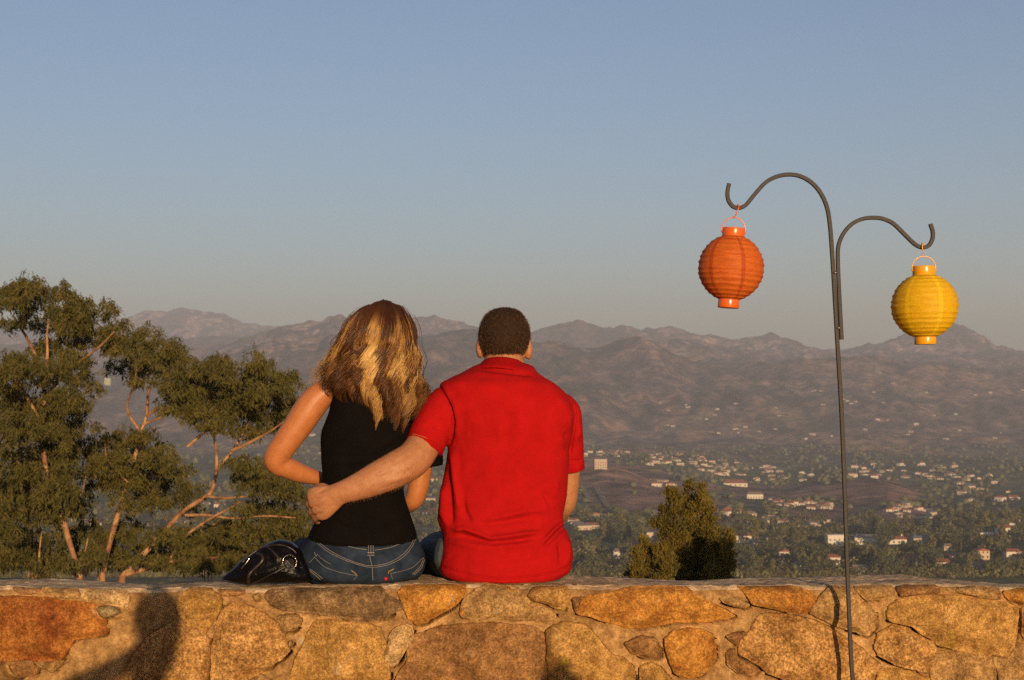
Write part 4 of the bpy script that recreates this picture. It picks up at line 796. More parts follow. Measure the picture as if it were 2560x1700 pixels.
def head(cx, top, half, yc, face_drop):
    """skull, jaw, nose and brow as loft pieces; half: half width px"""
    h = half / 62.0
    sk = trunkloft([(top, cx - 6, cx + 6, yc, .012), (top + 5 * h, cx - 27 * h, cx + 27 * h, yc, .045), (top + 14 * h, cx - 43 * h, cx + 43 * h, yc, .070), (top + 30 * h, cx - 54 * h, cx + 54 * h, yc, .088), (top + 52 * h, cx - 61 * h, cx + 61 * h, yc, .098), (top + 75 * h, cx - 62 * h, cx + 62 * h, yc, .099), (top + 98 * h, cx - 59 * h, cx + 59 * h, yc + .006, .090), (top + 118 * h, cx - 52 * h, cx + 52 * h, yc + .018, .074), (top + 140 * h, cx - 44 * h, cx + 44 * h, yc + .035, .060), (top + 165 * h, cx - 30 * h, cx + 30 * h, yc + .06, .036)], 40, 32, 2.1)
    n = W(cx, top + 108 * h, yc + .105); b = W(cx, top + 78 * h, yc + .088); parts = [sk, limb_m([(b.x, b.y, b.z, .009), ((b.x + n.x) / 2, (b.y + n.y) / 2 + .006, (b.z + n.z) / 2, .011), (n.x, n.y, n.z, .015)], 10, 10, (1, 0, 0))]
    for s in (-1, 1):
        e = W(cx + s * 26 * h, top + 84 * h, yc + .082); parts.append(ellipsoid(e, (.013, .010, .009)))
    l = W(cx, top + 134 * h, yc + .092); parts.append(ellipsoid(l, (.022, .008, .007)))
    return parts
def ear(x, y, yc, w, h):
    c = W(x, y, yc); return [ellipsoid(c, (w * yc / F, .020, h * yc / F), 12, 14), ellipsoid((c.x, c.y + .006, c.z - h * .55 * yc / F), (w * .8 * yc / F, .012, h * .5 * yc / F))]

# ---- man
man = empty('person', W(1262, 1455, 4.98), 'person in red polo shirt with short dark hair, arm around the other', 'person')
MT = [(896, 1222, 1300, 5.055, .055), (906, 1208, 1312, 5.035, .070), (916, 1184, 1334, 5.02, .085), (930, 1158, 1344, 5.00, .100), (945, 1124, 1366, 4.99, .110), (958, 1102, 1388, 4.98, .118), (980, 1093, 1412, 4.975, .124), (1005, 1094, 1426, 4.97, .128), (1040, 1106, 1432, 4.965, .131), (1080, 1116, 1430, 4.965, .132), (1130, 1119, 1424, 4.965, .132), (1190, 1109, 1421, 4.97, .131), (1240, 1100, 1418, 4.975, .131), (1285, 1094, 1409, 4.975, .132), (1305, 1094, 1408, 4.972, .134), (1340, 1106, 1424, 4.968, .136), (1380, 1104, 1433, 4.96, .138), (1410, 1100, 1431, 4.955, .138), (1430, 1101, 1424, 4.95, .135), (1446, 1120, 1400, 4.945, .128)]
SLL = [(1160, 1000, 4.985, 36, 52), (1118, 1010, 4.965, 49, 60), (1084, 1065, 4.94, 51, 58), (1059, 1119, 4.915, 48.5, 54)]
SLR = [(1368, 1005, 4.99, 30, 52), (1405, 1030, 5.01, 46, 56), (1420, 1085, 5.045, 37, 48), (1424, 1166, 5.075, 36.5, 44)]
inner = [(r[0] + 4, r[1] + 13, r[2] - 13, r[3], r[4] - .024) for r in MT]
armL = [(1140, 1005, 4.985, 30, 38), (1100, 1040, 4.96, 40, 46), (1066, 1100, 4.92, 43, 46), (1034, 1146, 4.865, 45.5, 45), (990, 1173, 4.822, 45.5, 42), (938, 1198, 4.805, 41, 37), (892, 1218, 4.80, 34, 30), (858, 1230, 4.80, 29, 25), (838, 1239, 4.803, 30, 21)]
armR = [(1375, 1020, 5.0, 24, 36), (1410, 1060, 5.03, 30, 38), (1422, 1120, 5.07, 31, 36), (1420, 1190, 5.095, 29.5, 33), (1414, 1248, 5.115, 29, 31), (1404, 1272, 5.15, 27, 28), (1385, 1292, 5.22, 26, 26), (1350, 1312, 5.31, 22, 21), (1325, 1322, 5.37, 17, 16)]
legL, kL = leg(1160, 1388, 1092, 1392, 5.46, 66, 52); legR, kR = leg(1345, 1388, 1360, 1395, 5.46, 66, 52)
palm_ = limb([(848, 1236, 4.803, 27, 20), (826, 1246, 4.806, 36, 19), (804, 1256, 4.815, 44, 19), (790, 1262, 4.825, 44, 17)], 14, 16)
hand = [palm_,
 finger([(795, 1232, 4.825), (778, 1240, 4.842), (771, 1246, 4.872), (775, 1252, 4.905), (784, 1256, 4.935)], 10.5),
 finger([(790, 1252, 4.825), (775, 1258, 4.842), (771, 1265, 4.875), (776, 1271, 4.912), (786, 1275, 4.945)], 10.5),
 finger([(792, 1274, 4.825), (780, 1279, 4.842), (777, 1285, 4.872), (781, 1290, 4.905), (790, 1293, 4.93)], 10),
 finger([(802, 1288, 4.825), (791, 1295, 4.842), (787, 1300, 4.868), (791, 1304, 4.895), (799, 1306, 4.915)], 9),
 finger([(826, 1226, 4.812), (806, 1216, 4.826), (790, 1221, 4.85), (781, 1228, 4.88)], 10.5)]
hr = [(1318, 1325, 5.39), (1300, 1330, 5.42)]
handR = [limb([(1325, 1322, 5.37, 17, 14), (1308, 1328, 5.40, 22, 11), (1292, 1332, 5.43, 21, 10)], 10, 12)] + [finger([(1294, 1322 + 7 * i, 5.43), (1278, 1326 + 7 * i, 5.46), (1266, 1336 + 7 * i, 5.475), (1260, 1346 + 6 * i, 5.475)], 6.2) for i in range(4)] + [finger([(1310, 1318, 5.40), (1296, 1312, 5.43), (1286, 1316, 5.45)], 7)]
neck = limb([(1260, 868, 5.035, 47, 46), (1260, 895, 5.035, 49, 50), (1260, 925, 5.03, 58, 56)], 12, 20)
parts = head(1261, 773, 61.5, 5.045, 0) + [neck, trunkloft(inner), limb(armL, 40, 18), limb(armR, 40, 18), legL, legR, foot(kL, .04), foot(kR, .04)] + hand + handR + ear(1200, 869, 5.035, 11, 26) + ear(1321, 873, 5.035, 11, 26)
V, N, Q = remesh(parts, .0042, 5)
# tendons of the hand, elbow crease, muscles of the forearm
V = folds(V, N, [([(838, 1222), (800, 1240)], 4, .0022), ([(838, 1236), (794, 1256)], 4, .0022), ([(836, 1250), (800, 1276)], 4, .0020), ([(800, 1244), (768, 1254)], 2.5, -.006), ([(800, 1264), (768, 1274)], 2.5, -.006), ([(806, 1282), (774, 1293)], 2.5, -.006), ([(815, 1222), (790, 1232)], 2.5, -.005), ([(786, 1238), (776, 1246)], 6, .003), ([(782, 1260), (776, 1266)], 6, .003), ([z2(1300, 480), z2(1100, 560), z2(900, 650)], 5, -.0025), ([z2(1480, 500), z2(1300, 560), z2(1150, 600)], 7, .0035), ([z2(1420, 420), z2(1350, 480)], 10, .003), ([(1262, 880), (1262, 900)], 10, -.002)])
body = build('body', V, Q, m_skin_m, man); VB, NB = V, N
sh = [trunkloft(MT, 60, 48), limb(SLL, 20, 22, round_ends=False), limb(SLR, 20, 22, round_ends=False)]
V, N, Q = remesh(sh, .0036, 5)
n_lo = fbm(V[:, 0] * 14, V[:, 2] * 9, 3, 15); V = V + N * (.0022 * n_lo + .0012 * fbm(V[:, 0] * 40 + 3, V[:, 2] * 30, 2, 19))[:, None]
FM = [([z4(330, 960), z4(480, 945), z4(600, 990), z4(720, 1045), z4(860, 1030), z4(1050, 1000), z4(1230, 985)], 7, .0075), ([z4(380, 1000), z4(600, 1050), z4(760, 1085), z4(950, 1070), z4(1150, 1040)], 8, -.006),
 ([z4(1470, 850), z4(1350, 960), z4(1210, 1110)], 6, .007), ([z4(1490, 890), z4(1380, 1000), z4(1240, 1140)], 6, -.006), ([z4(620, 890), z4(850, 830), z4(1080, 770), z4(1320, 760)], 10, .005), ([z4(560, 900), z4(860, 880), z4(1150, 830)], 9, -.005),
 ([z4(360, 150), z4(385, 450), z4(430, 800)], 9, .006), ([z4(300, 330), z4(330, 700), z4(350, 940)], 8, -.006), ([z4(450, 640), z4(480, 800), z4(560, 900)], 7, -.005), ([z4(270, 500), z4(260, 800), z4(330, 950)], 8, .005),
 ([z4(300, 1060), z4(600, 1130), z4(900, 1110), z4(1250, 1080)], 10, .004), ([z4(1240, 540), z4(1290, 660), z4(1340, 740)], 7, -.0045), ([z4(1350, 440), z4(1380, 540), z4(1430, 600)], 7, .004), ([z4(1320, 560), z4(1400, 660)], 8, .004),
 ([z4(1400, 1050), z4(1425, 1200), z4(1420, 1330)], 7, -.005), ([z4(1470, 1000), z4(1490, 1180), z4(1460, 1330)], 8, .005), ([z4(700, 1260), z4(950, 1240), z4(1250, 1200)], 9, -.003), ([z4(330, 1150), z4(300, 1280)], 8, .004),
 ([z4(235, 1315), z4(420, 1370), z4(640, 1425), z4(860, 1440), z4(1120, 1420), z4(1400, 1370), z4(1500, 1310)], 2.6, -.0026),
 ([z3(215, 905), z3(300, 1020), z3(370, 1160), z3(400, 1290), z3(385, 1420), z3(340, 1540)], 3.4, -.0055), ([z3(260, 920), z3(400, 1120), z3(430, 1320), z3(420, 1500)], 9, .004), ([z3(330, 1250), z3(200, 1330), z3(80, 1370)], 9, -.003),
 ([z3(1640, 1080), z3(1660, 1230), z3(1640, 1400), z3(1610, 1560), z4(1530, 120), z4(1510, 240)], 4, -.006), ([z3(1350, 1020), z3(1500, 1090), z3(1590, 1220), z3(1600, 1400)], 13, .004), ([z3(1540, 1380), z3(1560, 1560), z4(1480, 80)], 8, -.006), ([z3(1480, 1400), z3(1510, 1560)], 9, .004), ([z3(1700, 1300), z3(1680, 1400), z4(1560, 100)], 7, .004),
 ([z3(620, 730), z3(780, 760), z3(900, 775), z3(1100, 800), z3(1220, 815)], 6, -.004), ([z3(500, 880), z3(700, 950), z3(950, 960), z3(1150, 900)], 16, .003), ([z3(950, 1100), z3(960, 1300), z3(930, 1500), z4(900, 200)], 14, -.0035), ([z3(600, 1100), z3(620, 1350)], 20, .003), ([z3(1250, 1100), z3(1270, 1350)], 20, .003), ([z3(860, 1350), z3(890, 1560)], 8, .0025), ([z4(560, 500), z4(700, 420), z4(850, 400)], 14, .003), ([z4(650, 640), z4(800, 560)], 12, -.003),
 ([(1024, 1086), (1062, 1096), (1108, 1118)], 2.4, -.003), ([z4(1505, 285), z4(1640, 278)], 2.4, -.003)]
V = folds(V, N, [(a_, b_, c_ * 1.9) for a_, b_, c_ in FM])
shirt = build('polo_shirt', V, Q, m_red, man)
# collar: a folded band standing round the neck and lying on the shoulders
def collar_ring(rows, m=48):
    R = []
    for cx, cy, yc, rx, ry, tilt in rows:
        c = W(cx, cy, yc); a = np.linspace(0, 2 * np.pi, m, endpoint=False); s = yc / F
        R.append(np.stack([c.x + np.cos(a) * rx * s, c.y + np.sin(a) * ry, c.z + np.cos(a) * -tilt * s - (np.sin(a) + 1) * .022], 1))
    return np.array(R)
Rg = collar_ring([(1259, 916, 5.030, 49, .066, 3), (1260, 897, 5.036, 49.5, .066, 4), (1260, 893, 5.036, 51.5, .069, 4), (1260, 895.5, 5.035, 55, .073, 5), (1260, 903, 5.030, 62, .083, 6), (1261, 912, 5.022, 70, .094, 7), (1261, 919, 5.012, 77, .101, 8), (1261, 922, 5.010, 76, .099, 8), (1261, 914, 5.018, 68, .090, 7)])
v, f = skin_rings(Rg, False); build('collar', v, f, m_redseam, shirt)
def sleeve_band(pts, name):
    A = np.array([[*W(p[0], p[1], p[2]), p[3] * p[2] / F, p[4] * p[2] / F] for p in pts]); v, f = limb_m(A, 8, 30, round_ends=False); return build(name, v, f, m_redseam, shirt)
sleeve_band([(1064, 1108, 4.918, 50.2, 55.5), (1058.5, 1121, 4.913, 49.5, 55)], 'sleeve_cuff'); sleeve_band([(1424, 1155, 5.072, 37.5, 45), (1424.3, 1169, 5.077, 37.6, 45)], 'sleeve_cuff')
def seam_lines():
    bs = bvh_of(shirt)
    for nm, pts in (('hem_stitching', [z4(240, 1318), z4(420, 1372), z4(640, 1427), z4(860, 1442), z4(1120, 1422), z4(1400, 1372), z4(1490, 1320)]), ('sleeve_seam', [z3(225, 915), z3(300, 1020), z3(370, 1160), z3(400, 1290), z3(385, 1420), z3(345, 1530)]), ('sleeve_seam', [z3(1640, 1090), z3(1660, 1230), z3(1640, 1400), z3(1612, 1550)])): stitch(bs, pts, .0008, m_redseam, shirt, nm)
# jeans of the man
jl, _ = leg(1155, 1388, 1090, 1390, 5.46, 71, 58); jr, _ = leg(1345, 1388, 1362, 1395, 5.46, 71, 58)
V, N, Q = remesh([jl, jr, trunkloft([(1345, 1130, 1400, 4.985, .095), (1390, 1118, 1414, 4.985, .108), (1430, 1118, 1412, 4.98, .108), (1450, 1140, 1400, 4.97, .095)], 20, 32)], .006, 4)
V = folds(V, N, [([(1062, 1385), (1080, 1377), (1100, 1372)], 3, -.004), ([(1065, 1400), (1100, 1410)], 6, .004)])
build('jeans', V, Q, m_denim2, man)
for k_ in (kL, kR):
    v, f = limb_m([(k_.x, k_.y + .02, k_.z - .46, .05), (k_.x, k_.y + .07, k_.z - .495, .052), (k_.x, k_.y + .19, k_.z - .505, .045)], 12, 14, (1, 0, 0)); build('shoe', v, f, m_shoe, man)
# short hair
capr = [(768.5, 1254, 1270, 5.04, .012), (773, 1234, 1290, 5.04, .046), (783, 1219, 1304, 5.04, .075), (798, 1207, 1315, 5.04, .092), (822, 1198, 1324, 5.04, .103), (845, 1197, 1325.5, 5.04, .104), (862, 1199, 1323, 5.04, .099), (876, 1205, 1317, 5.038, .090), (884, 1211, 1311, 5.036, .080)]
V, N, Q = remesh([trunkloft(capr, 40, 40, 2.1)], .005, 4)
hs = build('short_hair', V, Q, m_hair_m, man)
def short_hairs(V, N, n, L, seed, parent, m, pymax, tone=(.060, .031, .014), wd=.00055):
    g = np.random.default_rng(seed); x, y = to_px(V); ok = np.where((y < pymax) & (N[:, 1] < .5))[0]; i = g.choice(ok, n); P = V[i] + g.normal(0, .0025, (n, 3)); d = N[i] * .38 + np.array([0, -.10, -.9]) + g.normal(0, .22, (n, 3)); d /= np.linalg.norm(d, axis=1)[:, None]
    Lh = L * g.uniform(.5, 1.15, n)[:, None]; t = np.cross(d, g.normal(size=(n, 3))); t /= np.linalg.norm(t, axis=1)[:, None]; t *= wd
    A = P - N[i] * .002; B = A + d * Lh; VV = np.stack([A - t, A + t, B + t * .4, B - t * .4], 1).reshape(-1, 3)
    c = np.array(tone) * g.uniform(.6, 1.7, (n, 1)); return build('hair_strands', VV, np.arange(n * 4).reshape(-1, 4), m, parent, False, col=np.repeat(c, 4, 0))
m_hair_s = mat('short_hair_strands', (1, 1, 1), 0.7, 0.15, attr=True)
xb, yb = to_px(VB); selb = ((xb < 1000) | (yb > 1150)) & (xb > 846) & (xb < 1055) & (yb > 1105) & (yb < 1255) & (VB[:, 1] < 4.93); ah = short_hairs(VB[selb], NB[selb], 1500, .009, 9, body, mat('arm_hair', (1, 1, 1), .6, .3, attr=True), 1300, (.16, .075, .032), .00022); ah.name = 'arm_hair'; tag(ah, kind='stuff')
tag(short_hairs(V, N, 16000, .0065, 5, hs, m_hair_s, 884), kind='stuff')

# ---- woman
wom = empty('person', W(925, 1452, 4.98), 'person with long wavy highlighted hair in black sleeveless top and dark jeans', 'person')
WT = [(938, 880, 985, 5.02, .055), (948, 850, 1005, 5.005, .075), (958, 832, 1012, 4.995, .088), (985, 829, 1013, 4.985, .098), (1025, 824, 1022, 4.975, .106), (1060, 813, 1032, 4.972, .110), (1085, 803, 1036, 4.972, .110), (1136, 803, 1029, 4.972, .106), (1180, 806, 1018, 4.974, .101), (1205, 806, 1011, 4.975, .100), (1235, 801, 1010, 4.975, .102), (1275, 795, 1022, 4.975, .107), (1307, 786, 1033, 4.973, .112), (1332, 773, 1041, 4.970, .118, .012), (1346, 771, 1043, 4.968, .120, .016)]
HT = [(1315, 790, 1030, 4.972, .106), (1338, 776, 1040, 4.972, .114), (1361, 755, 1052, 4.972, .122), (1385, 742, 1062, 4.972, .128), (1405, 738, 1065, 4.972, .130), (1425, 746, 1060, 4.970, .128), (1440, 766, 1046, 4.967, .120), (1452, 800, 1020, 4.965, .10)]
armL = [(838, 972, 4.995, 28, 36), (800, 990, 4.99, 36, 38), (770, 1026, 4.985, 38, 38), (745, 1064, 4.985, 36, 36), (715, 1106, 4.985, 33.5, 33), (692, 1142, 4.99, 32.5, 31), (697, 1160, 5.0, 30, 29), (718, 1169, 5.015, 27.5, 28), (748, 1182, 5.04, 25, 25), (790, 1194, 5.075, 19, 20), (822, 1201, 5.10, 16, 15)]
armR = [(1015, 975, 5.01, 28, 36), (1043, 1000, 5.04, 33, 36), (1056, 1060, 5.055, 31, 33), (1056, 1130, 5.06, 29, 31), (1050, 1190, 5.065, 27.5, 28), (1040, 1238, 5.07, 25, 25), (1029, 1255, 5.09, 23, 24), (1010, 1266, 5.16, 21, 21), (985, 1275, 5.23, 17, 17), (968, 1282, 5.28, 14, 14)]
lL, kwl = leg(815, 1400, 752, 1400, 5.44, 60, 46); lR, kwr = leg(1000, 1400, 1004, 1398, 5.44, 60, 46)
wh = [limb([(822, 1201, 5.10, 16, 14), (838, 1206, 5.115, 21, 10), (856, 1212, 5.12, 20, 9)], 10, 12)] + [finger([(854, 1200 + 8 * i, 5.12), (872, 1206 + 8 * i, 5.122), (886, 1211 + 7 * i, 5.118), (895, 1215 + 7 * i, 5.112)], 5.6) for i in range(4)] + [finger([(836, 1194, 5.115), (848, 1186, 5.12), (860, 1184, 5.12)], 6.2)]
wh += [limb([(968, 1282, 5.28, 14, 12), (955, 1288, 5.31, 18, 9), (940, 1293, 5.34, 18, 8)], 10, 12)] + [finger([(942, 1284 + 6 * i, 5.34), (928, 1288 + 6 * i, 5.36), (917, 1296 + 6 * i, 5.37)], 5.2) for i in range(4)] + [finger([(957, 1280, 5.31), (945, 1274, 5.34), (937, 1276, 5.36)], 5.8)]
neckw = limb([(960, 870, 5.025, 36, 38), (955, 910, 5.02, 37, 40), (940, 950, 5.005, 60, 50)], 14, 18)
traps = limb([(850, 968, 4.995, 20, 34), (900, 946, 5.005, 26, 44), (945, 935, 5.01, 28, 48), (990, 948, 5.015, 24, 40), (1020, 970, 5.02, 20, 34)], 20, 16)
wparts = head(962, 757, 57, 5.03, 0) + [neckw, traps, trunkloft([(r[0] + 3, r[1] + 9, r[2] - 9, r[3], r[4] - .010) for r in WT + HT[2:]]), limb(armL, 46, 18), limb(armR, 40, 18), lL, lR, foot(kwl, .034), foot(kwr, .034)] + wh
V, N, Q = remesh(wparts, .0042, 6)
V = folds(V, N, [([z2(330, 330), z2(270, 390)], 6, -.004), ([(672, 1160), (684, 1165)], 9, .003), ([(800, 1052), (806, 1030)], 7, -.004), ([(716, 1060), (690, 1110)], 14, .002)])
bw = build('body', V, Q, m_skin_w, wom)
def armhole(V):   # the top is cut away round the left shoulder
    return V
tt = [(r[0], r[1] + (4 if r[0] < 1000 else 0), r[2]) + tuple(r[3:]) for r in WT]
V, N, Q = remesh([trunkloft(tt, 60, 48), limb([(1015, 980, 5.02, 34, 44), (1045, 1010, 5.045, 37, 44), (1062, 1070, 5.055, 36, 40), (1070, 1130, 5.055, 37, 40), (1074, 1166, 5.055, 34, 38)], 20, 20, round_ends=False)], .0038, 5)
FW = [([z2(620, 350), z2(800, 340), z2(1000, 345), z2(1150, 330)], 5, -.003), ([z2(640, 390), z2(900, 385), z2(1080, 370)], 8, .003), ([z2(750, 950), z2(950, 990), z2(1200, 980), z2(1400, 940)], 5, .0035), ([z2(760, 1010), z2(1000, 1050), z2(1250, 1030)], 5, -.003), ([z2(850, 850), z2(1050, 880), z2(1300, 850)], 5, .003), ([z2(880, 790), z2(1100, 800), z2(1330, 760)], 4, -.003), ([z2(700, 900), z2(800, 980), z2(950, 1020)], 5, -.003), ([z2(1080, 330), z2(1200, 230), z2(1300, 150)], 7, .004), ([z2(1150, 340), z2(1280, 240), z2(1370, 160)], 6, -.004), ([z2(1000, 0), z2(1010, 200)], 12, -.003), ([z2(1330, 700), z2(1400, 850)], 6, .003), ([(1075, 1150), (1095, 1170)], 5, .006)]
V = folds(V, N, FW)
topw = build('black_top', V, Q, m_black, wom)
# armhole edge band and hem
def on_surface(bvh, pts, off=.0008):
    out = []
    for px, py in pts:
        o = Vector((0, 0, ZC)); d = (W(px, py, 5.0) - o).normalized(); h = bvh.ray_cast(o, d)
        if h[0] is not None: out.append(h[0] - d * off)
    return out
def stitch(bvh, pts, r, m, parent, name='seam', n=60):
    q = catmull(np.array(pts, dtype=float), n); P = on_surface(bvh, q)
    if len(P) > 3:
        v, f = limb_m(np.array([(*p, r) for p in P]), len(P), 6, (0, 1, .1)); return build(name, v, f, m, parent)
def bvh_of(o):
    M = o.matrix_world if False else None; base = root_loc(o); return BVHTree.FromPolygons([v.co + base for v in o.data.vertices], [p.vertices[:] for p in o.data.polygons])
seam_lines()
# jeans of the woman
jl, _ = leg(812, 1402, 748, 1400, 5.44, 64, 50); jr, _ = leg(1000, 1402, 1005, 1400, 5.44, 64, 50)
V, N, Q = remesh([trunkloft(HT, 36, 44, 2.25), jl, jr], .0042, 6)
FJ = [([(934, 1405), (935, 1430), (936, 1455)], 5, -.006), ([(860, 1410), (880, 1425)], 26, .004), ([(1000, 1405), (1000, 1425)], 26, .004), ([z2(590, 1140), z2(760, 1250), z2(940, 1330), z2(1095, 1370)], 3, -.0015), ([z2(1100, 1370), z2(1300, 1310), z2(1420, 1220), z2(1480, 1120)], 3, -.0015)]
V = folds(V, N, FJ); jw = build('jeans', V, Q, m_denim, wom); bj = bvh_of(jw)
for a in ([(590, 1145), (700, 1225), (850, 1300), (1000, 1350), (1090, 1362)], [(570, 1150), (690, 1240), (850, 1315), (1000, 1362), (1092, 1378)], [(1097, 1362), (1230, 1335), (1350, 1270), (1430, 1190), (1478, 1100)], [(1097, 1378), (1235, 1350), (1365, 1285), (1445, 1200), (1490, 1110)]):
    stitch(bj, [z2(*p) for p in a], .00055, m_thread, jw, 'yoke_stitching')
for a in ([(830, 1170), (930, 1195), (1035, 1210)], [(1110, 1215), (1250, 1190), (1380, 1140)]): stitch(bj, [z2(*p) for p in a], .0006, m_thread, jw, 'waistband_stitching')
for a in ([(545, 1280), (640, 1370), (780, 1420), (900, 1445), (945, 1452)], [(545, 1280), (500, 1330)], [(945, 1452), (910, 1495)], [(1560, 1285), (1460, 1375), (1340, 1415), (1255, 1432)], [(1255, 1432), (1275, 1490)], [(580, 1265), (650, 1320), (700, 1345)]): stitch(bj, [z2(*p) for p in a], .00042, m_thread, jw, 'pocket_stitching')
for a in ([(500, 1390), (560, 1430), (620, 1480)], [(500, 1405), (550, 1445), (600, 1490)], [(1565, 1285), (1530, 1370), (1460, 1440)], [(1575, 1300), (1540, 1385), (1475, 1445)]): stitch(bj, [z2(*p) for p in a], .00055, m_thread, jw, 'side_seam')
stitch(bj, [z2(1060, 1270), z2(1075, 1330), z2(1085, 1365)], .0006, m_thread, jw, 'centre_seam'); stitch(bj, [z2(1085, 1380), z2(1088, 1440), z2(1092, 1490)], .0006, m_thread, jw, 'centre_seam')
stitch(bj, [z2(890, 1405), z2(925, 1430), z2(940, 1450)], .0013, m_gold, jw, 'bar_tack'); stitch(bj, [z2(1285, 1390), z2(1240, 1415), z2(1235, 1430)], .0013, m_gold, jw, 'bar_tack')
stitch(bj, [z2(545, 1235), z2(560, 1270), z2(575, 1250)], .0006, m_thread, jw, 'bar_tack')
P = on_surface(bj, [z2(1072, 1168 + 8 * i) for i in range(13)], .0035)
v, f = limb_m(np.array([(*p, .0078, .0016) for p in P]), 13, 8, (0, 1, .1), False); bl = build('belt_loop', v, f, m_denim, jw)
for dx in (-1050 + 1048, 0, 2):
    pass
for x in (1050, 1072, 1094): 
    Pq = on_surface(bj, [z2(x, 1170 + 8 * i) for i in range(11)], .0058); v, f = limb_m(np.array([(*p, .0005) for p in Pq]), 11, 5, (0, 1, .1)); build('loop_stitching', v, f, m_thread, bl)
for y in (1238, 1262):
    Pq = on_surface(bj, [z2(1040 + 8 * i, y) for i in range(9)], .0058); v, f = limb_m(np.array([(*p, .0009) for p in Pq]), 9, 5, (0, 1, .1)); build('loop_stitching', v, f, m_thread, bl)
P = on_surface(bj, [z2(1200, 1480), z2(1212, 1482), z2(1226, 1484)], .002); m_tab = mat('red_tab_cloth', (.62, .012, .012), .7, .2)
v, f = limb_m(np.array([(*p, .0055, .0012) for p in P]), 6, 8, (0, 1, .1), False); build('red_tab', v, f, m_tab, jw)
for k_ in (kwl, kwr):
    v, f = limb_m([(k_.x, k_.y + .02, k_.z - .46, .04), (k_.x, k_.y + .06, k_.z - .49, .043), (k_.x, k_.y + .17, k_.z - .50, .036)], 12, 14, (1, 0, 0)); build('shoe', v, f, m_shoe, wom)
bt = bvh_of(topw)
stitch(bt, [(826, 957), (829, 985), (825, 1022), (814, 1055), (804, 1078)], .0016, m_black, topw, 'armhole_hem')
stitch(bt, [(776, 1340), (811, 1354), (862, 1361), (908, 1363), (961, 1361), (1015, 1352), (1040, 1340)], .0016, m_black, topw, 'bottom_hem')

# long wavy hair: a dark inner mass and several thousand strands in locks
EL = np.array([(748, 952), (753, 934), (762, 914), (785, 887), (810, 868), (841, 854), (865, 843), (904, 826), (931, 819), (953, 818), (977, 824), (1000, 836), (1020, 858), (1045, 880)])
ER = np.array([(748, 966), (753, 986), (762, 1002), (785, 1017), (810, 1029), (841, 1035), (865, 1038), (904, 1043), (931, 1045), (953, 1049), (977, 1055), (1000, 1058), (1020, 1052), (1045, 1040)])
def env(py): return np.interp(py, EL[:, 0], EL[:, 1]), np.interp(py, ER[:, 0], ER[:, 1])
def hair_y(s, py, depth):
    dyb = np.interp(py, [748, 756, 775, 810, 860, 900, 950, 1000, 1045], [.03, .065, .098, .122, .128, .125, .125, .128, .130]); yc = np.interp(py, [748, 800, 900, 960, 1045], [5.03, 5.03, 5.015, 4.995, 4.985])
    return yc - (dyb - depth) * np.sqrt(np.clip(1 - np.abs(s) ** 2.4, 0, 1))
rows = []
for py in (757, 765, 785, 810, 841, 870, 904, 931, 953, 975, 992):
    l, r = env(py); m_ = .82 if py > 780 else .7; cxm = (l + r) / 2; hw = (r - l) / 2 * m_
    if py > 900: cxm += (py - 900) * .12; hw *= 1 - (py - 900) * .0026
    yc = float(np.interp(py, [748, 800, 900, 960, 1045], [5.03, 5.03, 5.015, 4.995, 4.985])); dyb = float(np.interp(py, [748, 756, 775, 810, 860, 900, 950, 1000], [.03, .065, .098, .122, .128, .125, .125, .128]))
    rows.append((py, cxm - hw, cxm + hw, yc, dyb - .022))
V, N, Q = remesh([trunkloft(rows, 40, 40, 2.1)], .006, 4); hair = build('hair', V, Q, m_scalp, wom)
g = np.random.default_rng(21); NL = 135; K = 18; M = 3
SV, SF, SC, nb = [], [], [], 0
dark = np.array([.050, .019, .007]); mid = np.array([.165, .064, .017]); blond = np.array([.52, .30, .085]); pale_b = np.array([.66, .47, .20])
PRIM = np.linspace(-.94, .95, 36)
